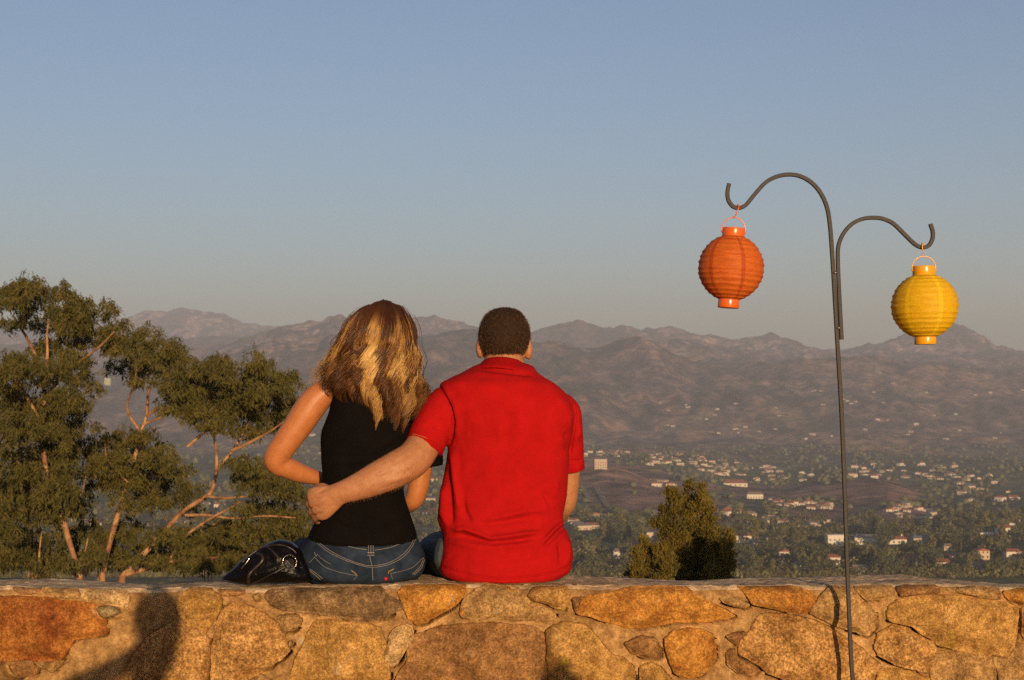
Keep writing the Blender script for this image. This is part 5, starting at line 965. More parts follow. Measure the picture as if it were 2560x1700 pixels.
for l in range(NL):
    prim = l >= NL - len(PRIM); s0 = PRIM[l - NL + len(PRIM)] + g.normal(0, .012) if prim else g.uniform(-.98, .98)
    ph = 5.0 * s0 + g.normal(0, .7); fr = g.normal(3.0, .4); am = g.uniform(7, 14); py0 = 750 + 22 * g.random() ** 1.6 + abs(s0) ** 2 * 18 + (30 * g.random() if g.random() < .35 else 0)
    pe = np.interp(s0, [-1, -.75, -.45, -.1, .3, .8, 1], [960, 985, 1000, 1026, 1036, 1036, 1012]) + g.normal(0, 17)
    curl = g.choice([-1, 1]) * g.uniform(6, 20); lay = 0.0 if prim else g.uniform(.010, .032)
    if prim: B = np.interp(s0, [-1, -.78, -.62, -.45, -.30, -.2, -.08, .06, .13, .22, .32, .42, .55, .66, .8, 1], [.75, .55, .25, .08, .25, .95, 1.2, 1.1, .25, .1, .55, .8, .9, .5, .35, .55]) + g.normal(0, .17)
    else: B = .10 + .25 * np.exp(-((s0 + .08) / .2) ** 2) + g.normal(0, .10)
    ns = 80 if prim else int(g.integers(28, 44))
    for q in range(ns):
        ds = g.normal(0, .042 if prim else .06); s = s0; L = g.uniform(.86, 1.04); t = np.linspace(0, 1, K); py = py0 + g.uniform(-3, 3) + (pe * 1.0 - py0) * L * t
        el, er = env(np.clip(py, 748, 1045)); sp = np.clip(s, -1.03, 1.03) * np.clip(.45 + 1.5 * t, 0, 1) if False else np.clip(s, -1.02, 1.02) * np.ones(K)
        x = (el + er) / 2 + (sp + ds * np.interp(t, [0, .6, .9, 1], [1.5, 1.1, .6, .25])) * (er - el) / 2
        wv = am * np.clip(t * 2.2 - .25, 0, 1) * np.sin(6.283 * fr * t + ph + g.normal(0, .13)) + curl * np.sin(np.clip(t - .72, 0, 1) / .28 * 2.6)
        x = x + wv + g.normal(0, .8)
        if s0 < -.6: x = x - np.clip(t - .45, 0, 1) ** 1.5 * g.uniform(0, 50) * (1 if g.random() < .35 else .1)
        y = hair_y(np.clip(sp, -1, 1), py, lay + (.010 * abs(g.normal(0, .5)) if prim else .006 * g.random())) + .020 * np.clip(t * 1.6 - .25, 0, 1) * np.cos(6.283 * fr * t + ph) + g.normal(0, .001)
        P = np.stack([(x - CX) * y / F, y, ZC - (py - HY) * y / F], 1)
        T = np.gradient(P, axis=0); T /= np.linalg.norm(T, axis=1)[:, None] + 1e-9; U = np.cross(T, (0, 1, .05)); U /= np.linalg.norm(U, axis=1)[:, None] + 1e-9; Vv = np.cross(T, U)
        rad = .00068 * np.interp(t, [0, .1, .7, 1], [.8, 1, .9, .35])[:, None] * g.uniform(.8, 1.3)
        for a in (0, 2.094, 4.189): SV.append(P + (U * math.cos(a) + Vv * math.sin(a)) * rad)
        b0 = nb; i = np.arange(K - 1)
        for a in range(3): b_ = (a + 1) % 3; SF.append(np.stack([b0 + a * K + i, b0 + b_ * K + i, b0 + b_ * K + i + 1, b0 + a * K + i + 1], 1))
        nb += 3 * K
        bl = np.clip(B + g.normal(0, .26) + .28 * np.sin(6.283 * fr * t + ph + 1.2), 0, 1.25) * np.interp(t, [0, .10, .22, .6, .82, 1], [.0, .06, .62, 1.0, .70, .55])  # blond tone also follows the curl wave, painting its light and shade into colour
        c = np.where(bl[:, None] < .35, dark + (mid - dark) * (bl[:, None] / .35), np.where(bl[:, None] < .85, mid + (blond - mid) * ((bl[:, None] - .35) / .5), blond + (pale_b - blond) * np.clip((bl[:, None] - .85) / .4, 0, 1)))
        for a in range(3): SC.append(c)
# loose curls blown out at the sides
for q in range(330):
    side = -1 if q < 270 else 1; t = np.linspace(0, 1, K); py = np.interp(t, [0, 1], [g.uniform(780, 900), g.uniform(930, 985)]); el, er = env(py)
    out = 56 * g.random() ** 2.2 if side < 0 else g.uniform(0, 14)
    x = (el + 5 if side < 0 else er - 5) + side * out * t ** 2 + g.uniform(2, 9) * np.sin(6.283 * g.uniform(1, 2.2) * t + g.uniform(0, 6)) * t; y = np.full(K, g.uniform(4.93, 5.03))
    P = np.stack([(x - CX) * y / F, y, ZC - (py - HY) * y / F], 1); T = np.gradient(P, axis=0); T /= np.linalg.norm(T, axis=1)[:, None]; U = np.cross(T, (0, 1, .05)); U /= np.linalg.norm(U, axis=1)[:, None]; Vv = np.cross(T, U); rad = .0006 * np.interp(t, [0, .7, 1], [1, .8, .3])[:, None]
    for a in (0, 2.094, 4.189): SV.append(P + (U * math.cos(a) + Vv * math.sin(a)) * rad); SC.append(np.tile(mid + (blond - mid) * g.uniform(.1, .9), (K, 1)))
    i = np.arange(K - 1)
    for a in range(3): b_ = (a + 1) % 3; SF.append(np.stack([nb + a * K + i, nb + b_ * K + i, nb + b_ * K + i + 1, nb + a * K + i + 1], 1))
    nb += 3 * K
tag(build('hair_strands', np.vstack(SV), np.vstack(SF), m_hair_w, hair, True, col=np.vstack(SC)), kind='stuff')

# ---------------------------------------------------------------- handbag
def zb_(x, y): return (380 + x / 4.355, 1100 + y / 4.355)
m_leather = mat('black_patent_leather', (0.006, 0.005, 0.005), 0.30, 0.14, noise_amt=.3, noise_scale=30, bump=.3, bump_scale=70)
m_ltrim = mat('dark_brown_leather', (0.022, 0.012, 0.008), 0.38, 0.5); m_brass = mat('pale_brass', (0.72, 0.58, 0.36), 0.16, .5, 1.0); m_blk = mat('black_cloth', (.006, .006, .007), .8, .2)
bag = empty('handbag', W(670, 1455, 4.92), 'slumped glossy black leather handbag with metal ring beside the woman', 'handbag')
BR = [(556, 1449, 1444, .008), (564, 1449, 1436, .022), (587, 1455, 1416, .046), (615, 1459, 1393, .062), (644, 1459, 1373, .072), (672, 1458, 1358, .078), (700, 1457, 1350, .080), (722, 1456, 1353, .078), (742, 1455, 1366, .074), (758, 1455, 1386, .066), (770, 1453, 1405, .054), (778, 1452, 1430, .036), (781, 1450, 1442, .015)]
Bq = catmull(np.array(BR, dtype=float), 44); a = np.linspace(0, 2 * np.pi, 40, endpoint=False); Rg = []
for x, zb0, zt0, hd in Bq:
    yc = 4.905; c0 = W(x, zb0, yc); c1 = W(x, zt0, yc); cz = (c0.z + c1.z) / 2; hz = max(.003, (c1.z - c0.z) / 2)
    sn = np.sign(np.sin(a)) * np.abs(np.sin(a)) ** .75; cs = np.sign(np.cos(a)) * np.abs(np.cos(a)) ** .8
    taper = np.interp(sn, [-1, 1], [1.05, .62]); Rg.append(np.stack([np.full(40, c0.x), yc + cs * hd * taper, cz + sn * hz], 1))
v, f = skin_rings(np.array(Rg)); V, N, Q = remesh([(v, f)], .0036, 3)
FB = [([zb_(780, 1500), zb_(950, 1440), zb_(1100, 1400)], 6, -.006), ([zb_(900, 1380), zb_(1040, 1330), zb_(1160, 1230)], 7, .005), ([zb_(1060, 1540), zb_(1300, 1430), zb_(1480, 1370)], 4, -.005), ([zb_(1150, 1500), zb_(1350, 1430), zb_(1500, 1400)], 8, .005), ([zb_(1250, 1180), zb_(1320, 1230), zb_(1370, 1280)], 5, .005), ([zb_(1230, 1240), zb_(1290, 1300), zb_(1330, 1370)], 6, -.005), ([zb_(1400, 1180), zb_(1500, 1250)], 6, -.004), ([zb_(1570, 1250), zb_(1620, 1350), zb_(1640, 1480)], 7, -.006), ([zb_(1650, 1400), zb_(1690, 1500)], 6, .004), ([zb_(980, 1480), zb_(1060, 1450)], 6, .004)]
V = folds(V, N, FB); V = V + N * (.0022 * fbm(V[:, 0] * 28, V[:, 2] * 28, 3, 4))[:, None]
bb = build('bag_body', V, Q, m_leather, bag); bb_ = bvh_of(bb)
stitch(bb_, [zb_(*p) for p in [(985, 1330), (1080, 1245), (1190, 1180), (1300, 1148), (1420, 1145), (1520, 1185), (1570, 1230)]], .0028, m_ltrim, bag, 'piping')
P = on_surface(bb_, catmull(np.array([zb_(*p) for p in [(1048, 1545), (1055, 1480), (1085, 1430), (1140, 1380), (1190, 1330), (1208, 1290), (1195, 1255), (1150, 1240)]]), 30), .006)
v, f = limb_m(np.array([(*p, .0058) for p in P]), len(P), 10, (0, 1, .1)); build('handle', v, f, m_ltrim, bag)
P = on_surface(bb_, catmull(np.array([zb_(*p) for p in [(1240, 1160), (1300, 1200), (1350, 1250), (1372, 1285)]]), 14), .003); v, f = limb_m(np.array([(*p, .0035) for p in P]), len(P), 8, (0, 1, .1)); build('strap_end', v, f, m_ltrim, bag)
c = on_surface(bb_, [(724, 1405)], .010)[0]; R_ = 17.5 * c.y / F
ring = [(c.x + math.cos(q) * R_, c.y + .004 * math.sin(q), c.z + math.sin(q) * R_, .0014) for q in np.linspace(0, 6.2832, 41)]
v, f = limb_m(np.array(ring), 80, 8, (0, 1, .1)); build('metal_ring', v, f, m_brass, bag)
for q in (-.6, -.2, .25, .6, 3.0):
    v, f = ellipsoid((c.x + math.cos(q) * R_, c.y - .001, c.z + math.sin(q) * R_), (.0030, .003, .0030), 8, 10); build('ring_bead', v, f, m_brass, bag)
P = on_surface(bb_, [zb_(978, 1400), zb_(1010, 1360), zb_(1060, 1290)], .004); v, f = limb_m(np.array([(*p, .0026) for p in P]), 10, 8, (0, 1, .1)); build('zip_pull', v, f, m_brass, bag)
P = on_surface(bb_, [zb_(1100, 1550), zb_(1150, 1538), zb_(1300, 1460), zb_(1450, 1385)], .003); v, f = limb_m(np.array([(*p, .0022) for p in P]), 24, 8, (0, 1, .1)); build('zip', v, f, m_ltrim, bag)
# ---------------------------------------------------------------- gum trees and junipers just below the wall
def zt(x, y): return (x / 1.8445, 700 + y / 1.8445)
def bark_mat():
    m = mat('smooth_gum_bark', (0.66, 0.37, 0.16), 0.7, 0.25, base2=(0.20, 0.080, 0.042), noise_scale=5.5, bump=.4, bump_scale=40); return m
m_bark = bark_mat()
m_gum = leaf_mat('gum_leaf', (0.185, 0.145, 0.036), (0.072, 0.070, 0.018), .10, 3.0)
def leaves(clumps, D0, spread, per, Ll, Wl, droop, seed, up=False):
    g = np.random.default_rng(seed); out = []
    for cx, cy, rx, ry, *dd in clumps:
        dz = dd[0] if dd else g.normal(0, spread); n = int(per * (rx * ry) / 1600 * g.uniform(.6, 1.2)); s = D0 / F
        # each clump is a bunch of twig ends
        nt = max(5, n // (42 if up else 20)); d = g.normal(size=(nt, 3)); d /= np.linalg.norm(d, axis=1)[:, None]; rr = g.uniform(.25, 1.0, nt) ** .5 * (1 + (0 if up else .22) * g.exponential(.6, nt))
        tw = np.stack([d[:, 0] * rr * rx, d[:, 2] * rr * ry, d[:, 1] * rr * (rx + ry) * .5], 1)
        k = g.integers(0, nt, n); q = tw[k] + g.normal(0, 1, (n, 3)) * (np.array([5, 5, 6]) if up else np.array([3.4, 3.4, 3.4]))
        if not up: al = g.uniform(0, 1, n)[:, None]; q = q + al * np.stack([d[k, 0] * 14 + g.normal(0, 5, nt)[k], 15 - d[k, 2] * 10 + g.normal(0, 6, nt)[k], d[k, 1] * 14], 1)
        y = D0 + dz + q[:, 2] * s; P = np.stack([(cx + q[:, 0] - CX) * y / F, y, ZC - (cy + q[:, 1] - HY) * y / F], 1)
        if up: t = np.stack([g.normal(0, .4, n) + d[k, 0] * .5, g.normal(0, .4, n) + d[k, 1] * .5, g.uniform(.5, 1.2, n)], 1)
        else: t = np.stack([g.normal(0, .5, n), g.normal(0, .5, n), -g.uniform(.25, 1.2, n)], 1)
        t /= np.linalg.norm(t, axis=1)[:, None]; nn = g.normal(size=(n, 3)); b = np.cross(t, nn); b /= np.linalg.norm(b, axis=1)[:, None]
        L = (Ll * g.uniform(.6, 1.25, n))[:, None]; w = (Wl * g.uniform(.7, 1.2, n))[:, None]
        out.append(np.stack([P, P + t * L * .4 + b * w * .5, P + t * L, P + t * L * .4 - b * w * .5], 1))
    V = np.concatenate(out).reshape(-1, 3); return V, np.arange(len(V)).reshape(-1, 4)
def branches(lines, D0, root, m, fwd=0.0):
    tr = []
    for pts, r0, r1, dy in lines:
        n = len(pts); A = []
        for i, (x, y) in enumerate(pts):
            yy = D0 - fwd + (.6 if fwd else 1) * dy * i / (n - 1); w = W(x, y, yy); A.append((*w, .78 * (r0 + (r1 - r0) * i / (n - 1)) * D0 / F * (1 + .12 * math.sin(i * 2.3))))
        tr.append(limb_m(np.array(A), max(10, 7 * n), 9, (0.05, 1, 0.1)))
    o = build('trunk', *tr[0], m, root)
    for t in tr[1:]: build('limb', *t, m, o)
def gum(label, base, lines, clumps, D0, seed, per=1050):
    lo = W(*base, D0); z = float(np.interp(D0, [g_[0] for g_ in GUIDE_Z], [g_[1] for g_ in GUIDE_Z])); root = empty('eucalyptus_tree', (lo.x, D0, z), label, 'tree', 'gum trees below the wall')
    b0 = lines[0]; py_g = HY - (z - .4 - ZC) / D0 * F; lines = [([(base[0] + 8, py_g + 60), (base[0] + 8, py_g)] + [(base[0] + 8 - 8 * q, py_g + (base[1] - py_g) * q) for q in (.3, .55, .75, .9)] + [base] + b0[0], b0[1], b0[2], b0[3])] + lines[1:]
    branches(lines, D0, root, m_bark, .9)
    gj = random.Random(seed); clumps = clumps + [(c[0] + gj.gauss(0, .65) * c[2], c[1] + gj.gauss(.15, .6) * c[3], c[2] * gj.uniform(.55, .9), c[3] * gj.uniform(.55, .9)) for c in clumps]
    v, f = leaves([(*zt(c[0], c[1]), c[2] * 1.05 / 1.8445, c[3] * 1.05 / 1.8445) for c in clumps], D0, 1.5, per, .105, .023, 1, seed); tag(build('crown', v, f, m_gum, root, False), kind='stuff')
    return root
gum('tall gum tree at the left edge with crown against the sky', (199, 1445), [
  ([(190, 1410), (175, 1360), (158, 1305), (130, 1250), (112, 1150), (105, 1060), (110, 990), (96, 910), (70, 850), (38, 800)], 15, 4, 1.5), ([(108, 1010), (150, 945), (205, 900), (250, 865), (285, 830)], 6, 2, -1), ([(105, 960), (118, 900), (118, 830), (128, 770)], 6, 2, 1), ([(100, 1050), (60, 980), (30, 930)], 5, 2, -1), ([(125, 1235), (70, 1180), (20, 1130)], 6, 2, -1), ([(100, 1440), (98, 1390), (104, 1330)], 3.5, 2, .4), ([(150, 1290), (200, 1240), (215, 1190)], 4, 1.5, 1)],
  [(300, 600, 90, 60), (200, 560, 80, 60), (250, 670, 80, 50), (110, 20, 50, 40), (160, 20, 55, 40), (20, 70, 55, 60), (80, 40, 60, 60), (150, 50, 70, 75), (160, 140, 60, 55), (260, 40, 45, 50), (300, 100, 65, 70), (340, 170, 75, 70), (270, 190, 80, 60), (430, 160, 70, 60), (485, 105, 18, 26), (470, 190, 55, 60), (540, 235, 55, 60), (400, 250, 90, 55), (520, 290, 50, 40), (60, 180, 45, 35), (210, 310, 70, 45), (270, 360, 100, 60), (190, 400, 60, 60), (340, 400, 80, 60), (250, 440, 80, 50), (380, 450, 50, 45), (370, 560, 65, 45), (310, 520, 70, 50), (30, 370, 60, 60), (50, 440, 75, 70), (20, 520, 70, 80), (100, 540, 60, 60), (60, 640, 95, 70), (170, 640, 85, 55), (30, 740, 90, 80), (150, 740, 100, 70), (240, 790, 75, 70), (60, 850, 110, 80), (180, 860, 110, 75), (290, 860, 60, 60), (40, 960, 100, 80), (150, 970, 110, 75), (260, 960, 80, 70), (60, 1060, 110, 60), (190, 1060, 90, 60), (300, 1030, 60, 60), (340, 720, 50, 50), (310, 780, 40, 60), (30, 1240, 90, 50), (140, 1260, 90, 40), (240, 1290, 80, 40)], 28.0, 1)
gum('middle gum tree with forked pale trunk and flat high crown', (256, 1448), [
  ([(263, 1410), (274, 1361), (293, 1291), (306, 1242), (325, 1193), (340, 1130), (352, 1080), (366, 1040), (372, 975), (394, 917), (400, 880)], 13, 3, 1.5), ([(352, 1080), (325, 1040), (318, 1010), (334, 965), (342, 920)], 5, 2, -1), ([(368, 1040), (395, 1020), (420, 1028), (440, 1020)], 5, 2, -1), ([(300, 1262), (335, 1290), (330, 1250), (312, 1225)], 4, 2, -1), ([(360, 1060), (420, 1035), (470, 1000)], 4, 2, 1), ([(318, 1205), (270, 1150), (262, 1110)], 4, 2, -.8), ([(215, 1440), (212, 1390), (220, 1345)], 4, 2, .4)],
  [(870, 450, 80, 60), (780, 430, 70, 55), (860, 520, 80, 50), (690, 240, 60, 55), (630, 320, 65, 50), (560, 380, 65, 35), (740, 290, 70, 55), (800, 320, 65, 60), (850, 350, 60, 50), (720, 370, 75, 50), (660, 400, 55, 35), (620, 450, 35, 35), (880, 400, 55, 45), (480, 760, 80, 60), (570, 720, 90, 50), (660, 740, 80, 55), (520, 830, 90, 60), (630, 830, 90, 65), (740, 800, 60, 55), (480, 900, 70, 50), (590, 910, 80, 50), (700, 900, 90, 65), (800, 860, 70, 55), (760, 970, 90, 60), (860, 950, 60, 60), (660, 990, 70, 50), (560, 1000, 40, 45), (420, 860, 50, 60), (440, 1180, 80, 60), (560, 1160, 60, 50), (520, 1270, 100, 40), (400, 1290, 80, 35)], 29.5, 2)
gum('right gum tree with long bare slanting limbs behind the handbag', (305, 1450), [
  ([(325, 1425), (347, 1399), (400, 1340), (450, 1285), (488, 1258), (524, 1234), (538, 1195), (545, 1172), (562, 1150), (582, 1126), (605, 1088), (625, 1050)], 13, 4, 2), ([(582, 1126), (640, 1098), (674, 1079), (715, 1050)], 6, 2, -1), ([(541, 1185), (541, 1130), (536, 1090), (548, 1050)], 6, 2, 1), ([(515, 1240), (560, 1245), (629, 1240), (700, 1236)], 5, 2, -1), ([(465, 1288), (520, 1288), (585, 1296), (660, 1290), (737, 1294)], 5, 2, -1), ([(427, 1397), (450, 1355), (477, 1329), (526, 1296), (575, 1270), (600, 1255)], 6, 2.5, -1), ([(318, 1436), (380, 1418), (440, 1402), (500, 1396), (542, 1394)], 8, 3, -1), ([(470, 1115), (500, 1090), (526, 1068), (560, 1040)], 5.5, 2, 1), ([(515, 1398), (530, 1420), (545, 1430)], 4, 2, 0), ([(620, 1355), (640, 1338), (660, 1335)], 3, 1.5, 0)],
  [(950, 540, 90, 60), (1070, 560, 90, 60), (1000, 380, 75, 55), (930, 430, 80, 60), (1080, 430, 80, 60), (1195, 375, 55, 55), (1215, 440, 75, 60), (1330, 480, 55, 45), (1290, 520, 85, 60), (1150, 510, 90, 65), (1010, 500, 90, 65), (900, 530, 75, 55), (1240, 590, 90, 55), (1110, 600, 90, 60), (980, 590, 90, 55), (860, 590, 60, 45), (1200, 660, 80, 40), (1050, 660, 80, 40), (1330, 600, 60, 50), (950, 650, 50, 35), (800, 480, 55, 50), (790, 560, 55, 45), (1120, 830, 80, 50), (1200, 860, 90, 55), (1160, 920, 80, 45), (1280, 930, 80, 50), (1350, 970, 60, 55), (1220, 1020, 90, 45), (1330, 1060, 70, 50), (1130, 1040, 50, 35), (1180, 1130, 100, 50), (1300, 1140, 80, 60), (1060, 1160, 70, 50), (1000, 1220, 90, 50), (1120, 1240, 90, 45), (880, 1230, 80, 45), (1230, 1230, 80, 45), (760, 1160, 70, 45), (900, 1140, 50, 40), (700, 1270, 80, 40), (840, 1300, 90, 30), (1000, 1300, 90, 30), (1400, 1110, 40, 60)], 28.5, 3)
def scrub(label, clumps, D0, seed):
    c0 = zt(*clumps[0][:2]); lo = W(*c0, D0); z = float(np.interp(D0, [g_[0] for g_ in GUIDE_Z], [g_[1] for g_ in GUIDE_Z])); root = empty('eucalyptus_scrub', (lo.x, D0, z), label, 'shrub', 'scrub under the gum trees')
    branches([([(c0[0] + 4 * k_, HY - (z - .2 - ZC) / D0 * F) , (c0[0] + 2 * k_, HY - (z - .2 - ZC) / D0 * F - 40), (c0[0] + 10 * k_, c0[1] + 40), (c0[0] + 24 * k_, c0[1])], 4, 1.5, .2) for k_ in (-1, 0, 1)], D0, root, m_bark)
    v, f = leaves([(*zt(c[0], c[1]), c[2] / 1.8445, c[3] / 1.8445) for c in clumps], D0, .7, 800, .12, .028, 1, seed); tag(build('crown', v, f, m_gum, root, False), kind='stuff')
scrub('shadowy leafy scrub under the left gum tree', [(150, 1180, 110, 60), (60, 1130, 100, 60), (40, 1260, 90, 60), (160, 1270, 110, 55), (270, 1180, 80, 60), (300, 1270, 90, 60)], 31.0, 51)
scrub('leafy scrub between the two right gum trunks', [(470, 1240, 90, 60), (400, 1130, 60, 60), (600, 1130, 70, 55), (600, 1270, 110, 50), (360, 1000, 50, 80), (700, 1190, 80, 60)], 31.5, 52)
scrub('leafy scrub behind the handbag under the slanting limbs', [(960, 1200, 110, 70), (840, 1180, 80, 50), (1120, 1130, 100, 55), (1260, 1250, 120, 60), (800, 1280, 110, 50), (1080, 1270, 120, 50), (1330, 1180, 70, 70)], 31.0, 53)
# junipers right of the couple
def zj(x, y): return (1400 + x / 3.825, 1050 + y / 3.825)
m_jun = leaf_mat('juniper_foliage', (0.270, 0.190, 0.034), (0.115, 0.092, 0.020), .15, 3.0)
def juniper(label, clumps, D0, seed, stems):
    c0 = zj(*stems[0][0]); lo = W(*c0, D0); z = float(np.interp(D0, [g_[0] for g_ in GUIDE_Z], [g_[1] for g_ in GUIDE_Z])); root = empty('juniper', (lo.x, D0, z), label, 'shrub', 'junipers below the wall')
    pg = HY - (z - .3 - ZC) / D0 * F
    branches([([(c0[0], pg + (c0[1] - pg) * q) for q in (0, .3, .6, .85)] + [zj(*p) for p in s], 6, 1.5, .3) for s in stems], D0, root, m_bark)
    v, f = leaves([(*zj(c[0], c[1]), c[2] / 3.825, c[3] / 3.825) for c in clumps], D0, .25, 3600, .060, .018, 1, seed, True); tag(build('crown', v, f, m_jun, root, False), kind='stuff')
juniper('upright golden-green juniper right of the couple with its foot in shade', [(1238, 590, 16, 36), (1235, 630, 24, 40), (1225, 680, 34, 45), (1350, 640, 22, 36), (1340, 680, 36, 45), (1370, 730, 40, 50), (1080, 690, 60, 50), (1110, 760, 80, 60), (1230, 780, 90, 70), (1330, 800, 90, 70), (1430, 850, 50, 50), (1000, 860, 50, 50), (1060, 900, 70, 60), (1200, 880, 110, 70), (1340, 910, 100, 70), (920, 990, 50, 55), (1020, 1000, 80, 60), (1180, 1000, 110, 70), (1340, 1020, 100, 70), (1430, 960, 50, 50), (1000, 1100, 70, 60), (1130, 1120, 110, 70), (1290, 1130, 110, 70), (1430, 1110, 80, 60), (1050, 1210, 80, 60), (1200, 1220, 110, 70), (1360, 1220, 110, 70), (1100, 1320, 90, 60), (1260, 1330, 120, 70), (1130, 1420, 100, 50), (1300, 1440, 120, 50), (980, 1230, 60, 60), (990, 1330, 80, 70), (1470, 1050, 60, 60), (1480, 1180, 80, 70), (1500, 1290, 90, 70), (1420, 1380, 110, 70), (1150, 1540, 140, 80), (1320, 1560, 140, 80), (1200, 1680, 170, 100)], 25.0, 31, [[(1230, 1300), (1220, 1000), (1230, 640)], [(1250, 1250), (1120, 1000), (1080, 720)], [(1260, 1200), (1330, 950), (1350, 700)]])
juniper('low golden juniper at the left foot of the upright one', [(1000, 1330, 90, 80), (960, 1240, 60, 60), (1040, 1430, 100, 60), (800, 1190, 45, 60), (820, 1250, 65, 55), (700, 1460, 90, 50), (730, 1290, 45, 50), (790, 1330, 75, 55), (900, 1310, 60, 55), (950, 1380, 60, 50), (850, 1410, 90, 50), (730, 1400, 60, 50), (980, 1450, 80, 40), (780, 1470, 90, 40), (800, 1560, 110, 80), (950, 1580, 110, 80), (760, 1680, 120, 90)], 24.0, 32, [[(830, 1400), (810, 1200)], [(860, 1400), (930, 1310)]])
juniper('dark shaded juniper at the right foot of the upright one', [(1600, 1090, 40, 35), (1530, 1130, 60, 45), (1620, 1150, 40, 50), (1480, 1180, 70, 50), (1580, 1210, 70, 60), (1450, 1270, 80, 60), (1590, 1300, 75, 60), (1420, 1370, 90, 60), (1560, 1380, 100, 60), (1640, 1390, 40, 60), (1450, 1450, 100, 50), (1600, 1460, 90, 45), (1480, 1560, 130, 90), (1600, 1600, 110, 100), (1500, 1720, 140, 110)], 24.6, 33, [[(1530, 1380), (1560, 1150)], [(1540, 1400), (1450, 1250)]])
# ---------------------------------------------------------------- behind the camera: an added sky-blocking house, and what throws the shadows seen in the picture
def bystander(x, y, eye, label, lean, raised=False):
    r = empty('person', (x, y, 0), label, 'person'); h = eye
    def L(pts, n=24, m=16, ref=(0, 1, 0)): return limb_m(np.array([(x + p[0], y + p[1], p[2], *p[3:]) for p in pts]), n, m, ref)
    sh = h - .30
    P = [L([(0, 0, h - .10, .055, .075), (0, 0, h, .074, .098), (0, 0, h + .06, .068, .092), (0, 0, h + .115, .03, .04)]), L([(0, 0, h - .08, .055), (lean * .3, -.02, h - .22, .058)]), L([(lean, -.03, h - .16, .05, .05), (lean, -.03, sh, .19, .10), (lean, -.03, sh - .15, .18, .11), (lean, -.03, sh - .38, .15, .10), (lean, -.03, sh - .60, .17, .11)], 30, 20)]
    for s in (-1, 1):
        if raised and s < 0:
            P.append(L([(lean - .15, -.03, sh, .06), (lean - .21, .06, sh - .08, .055), (lean - .17, .14, sh + .05, .044), (-.11, .15, h - .12, .036), (-.065, .14, h - .04, .03)]))
            for i in range(4): P.append(L([(-.07 + i * .016, .15, h - .05, .009), (-.05 + i * .016, .17, h - .02, .008), (-.03 + i * .016, .16, h + .005, .008)], 8, 8))
            P.append(L([(-.07, .14, h - .06, .011), (-.055, .17, h - .07, .009)], 6, 8)); P.append(L([(lean + s * .09, -.03, sh - .58, .085), (lean * .6 + s * .09, 0, .48, .062), (lean * .4 + s * .10, -.02, .09, .042)])); P.append(L([(lean * .4 + s * .10, -.04, .045, .042), (lean * .4 + s * .11, .14, .035, .036)], 10, 10, (1, 0, 0))); continue
        P.append(L([(lean + s * .17, -.03, sh + .0, .055), (lean + s * .20, -.02, sh - .28, .045), (lean + s * .19, .03, sh - .50, .034), (lean + s * .18, .05, sh - .56, .026)])); P.append(L([(lean + s * .18, .05, sh - .56, .028, .016), (lean + s * .18, .06, sh - .66, .038, .014)]))
        for i in range(4): P.append(L([(lean + s * .18 - .03 + i * .02, .06, sh - .66, .010), (lean + s * .18 - .03 + i * .02, .065, sh - .70, .0095), (lean + s * .18 - .03 + i * .019, .055, sh - .74, .009)], 8, 8))
        P.append(L([(lean + s * .14, .06, sh - .60, .011), (lean + s * .125, .075, sh - .67, .010)], 6, 8)); P.append(L([(lean + s * .09, -.03, sh - .58, .085), (lean * .6 + s * .09, 0, .48, .062), (lean * .4 + s * .10, -.02, .09, .042)])); P.append(L([(lean * .4 + s * .10, -.04, .045, .042), (lean * .4 + s * .11, .14, .035, .036)], 10, 10, (1, 0, 0)))
    V, N, Q = remesh(P, .012, 4); build('body', V, Q, m_skin_m, r)
    V, N, Q = remesh([L([(lean, -.03, h - .17, .06, .06), (lean, -.03, sh, .20, .11), (lean, -.03, sh - .15, .19, .12), (lean, -.03, sh - .60, .185, .125)], 30, 20)], .012, 3); build('shirt', V, Q, m_denim2, r)
    V, N, Q = remesh([L([(lean, -.03, sh - .52, .18, .12), (lean + s * .09, -.03, sh - .66, .10, .10), (lean * .6 + s * .09, 0, .48, .075, .075), (lean * .4 + s * .10, -.02, .06, .055, .055)]) for s in (-1, 1)], .012, 3); build('trousers', V, Q, m_denim, r)
    V, N, Q = remesh([ellipsoid((x, y - .012, h + .035), (.079, .098, .088))], .01, 3); build('hair', V, Q, m_hair_m, r)
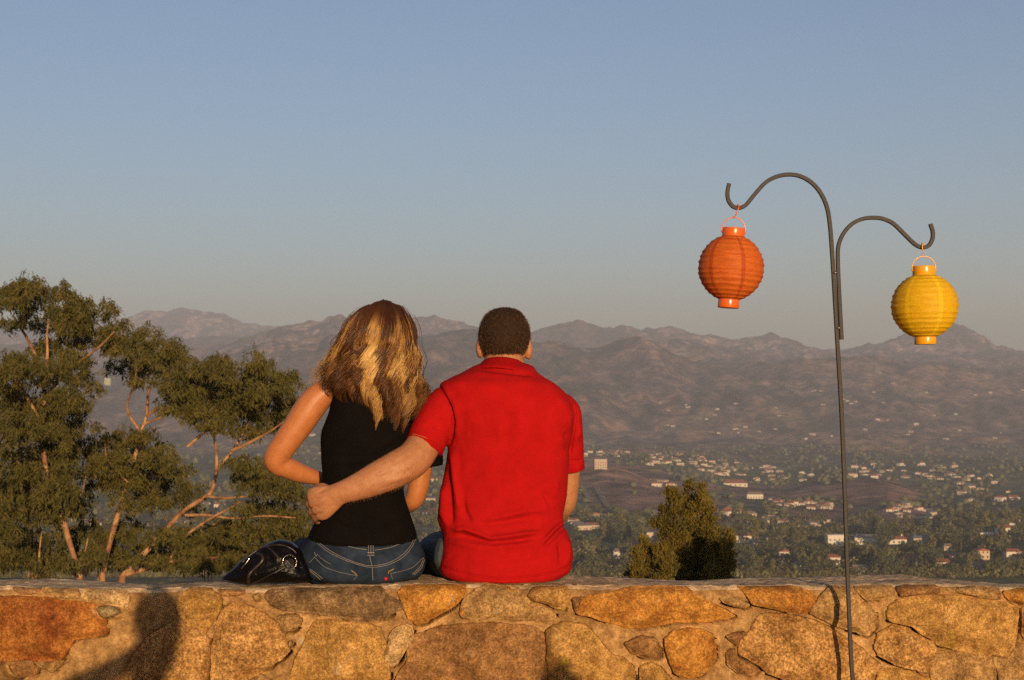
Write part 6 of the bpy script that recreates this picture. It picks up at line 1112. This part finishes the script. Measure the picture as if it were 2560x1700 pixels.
bystander(0.045, -.30, ZC + .02, 'photographer standing out of frame whose shadow falls on the wall at left', -.18, True)
bystander(1.56, -1.5, ZC - .045, 'bystander out of frame whose head shadow touches the wall at bottom centre', 0)
gt = empty('garden_tree', (9.4, -3.0, 0), 'round clipped garden tree out of frame that shades the foot of the junipers', 'tree')
v, f = limb_m([(9.4, -3, -.1, .08), (9.38, -3, 1.0, .065), (9.42, -3, 2.2, .04)], 10, 10, (0, 1, .1)); build('trunk', v, f, m_bark, gt)
g = np.random.default_rng(4); n = 9000; d = g.normal(size=(n, 3)); d /= np.linalg.norm(d, axis=1)[:, None]; c = np.array([9.4, -3, 2.55]) + d * g.uniform(.2, 1, n)[:, None] ** .4 * np.array([.75, .6, .72]); u = g.normal(size=(n, 3)); u /= np.linalg.norm(u, axis=1)[:, None]; w_ = np.cross(u, d); w_ /= np.linalg.norm(w_, axis=1)[:, None] + 1e-9
tag(build('crown', np.stack([c - u * .05, c - w_ * .025, c + u * .05, c + w_ * .025], 1).reshape(-1, 3), np.arange(n * 4).reshape(-1, 4), m_oak, gt, False), kind='stuff')

# unseen house added behind the camera to block sky light and darken shadows
hb = empty('sky_blocker_house', (-9.4, -9.5, 0), 'tan stucco house added out of frame on the left to block sky light', 'house')
v, f = boxv(-16, -2.8, -14, -5, -.1, 4.6); wl = build('wall', v, f, m_cream, hb, False)
v, f = gable(13.2, 9, 4.61, 7.0, .6, 'x', 2.0); build('roof', np.array(v) + (-9.4, -9.5, 0), f, m_tile, hb, False)
for x in (-14, -10.5, -5.2):
    v, f = boxv(x - .8, x + .8, -4.98, -4.9, 1.0, 2.4); w_o = build('window', v, f, m_white, hb, False); v, f = boxv(x - .7, x + .7, -4.895, -4.86, 1.1, 2.3); build('pane', v, f, m_pane, w_o, False)
v, f = boxv(-8.4, -7.4, -4.98, -4.92, .0, 2.1); dr = build('door', v, f, m_trunk, hb, False); v, f = ellipsoid((-7.55, -4.88, 1.0), (.03, .04, .03)); build('handle', v, f, m_bolt, dr)
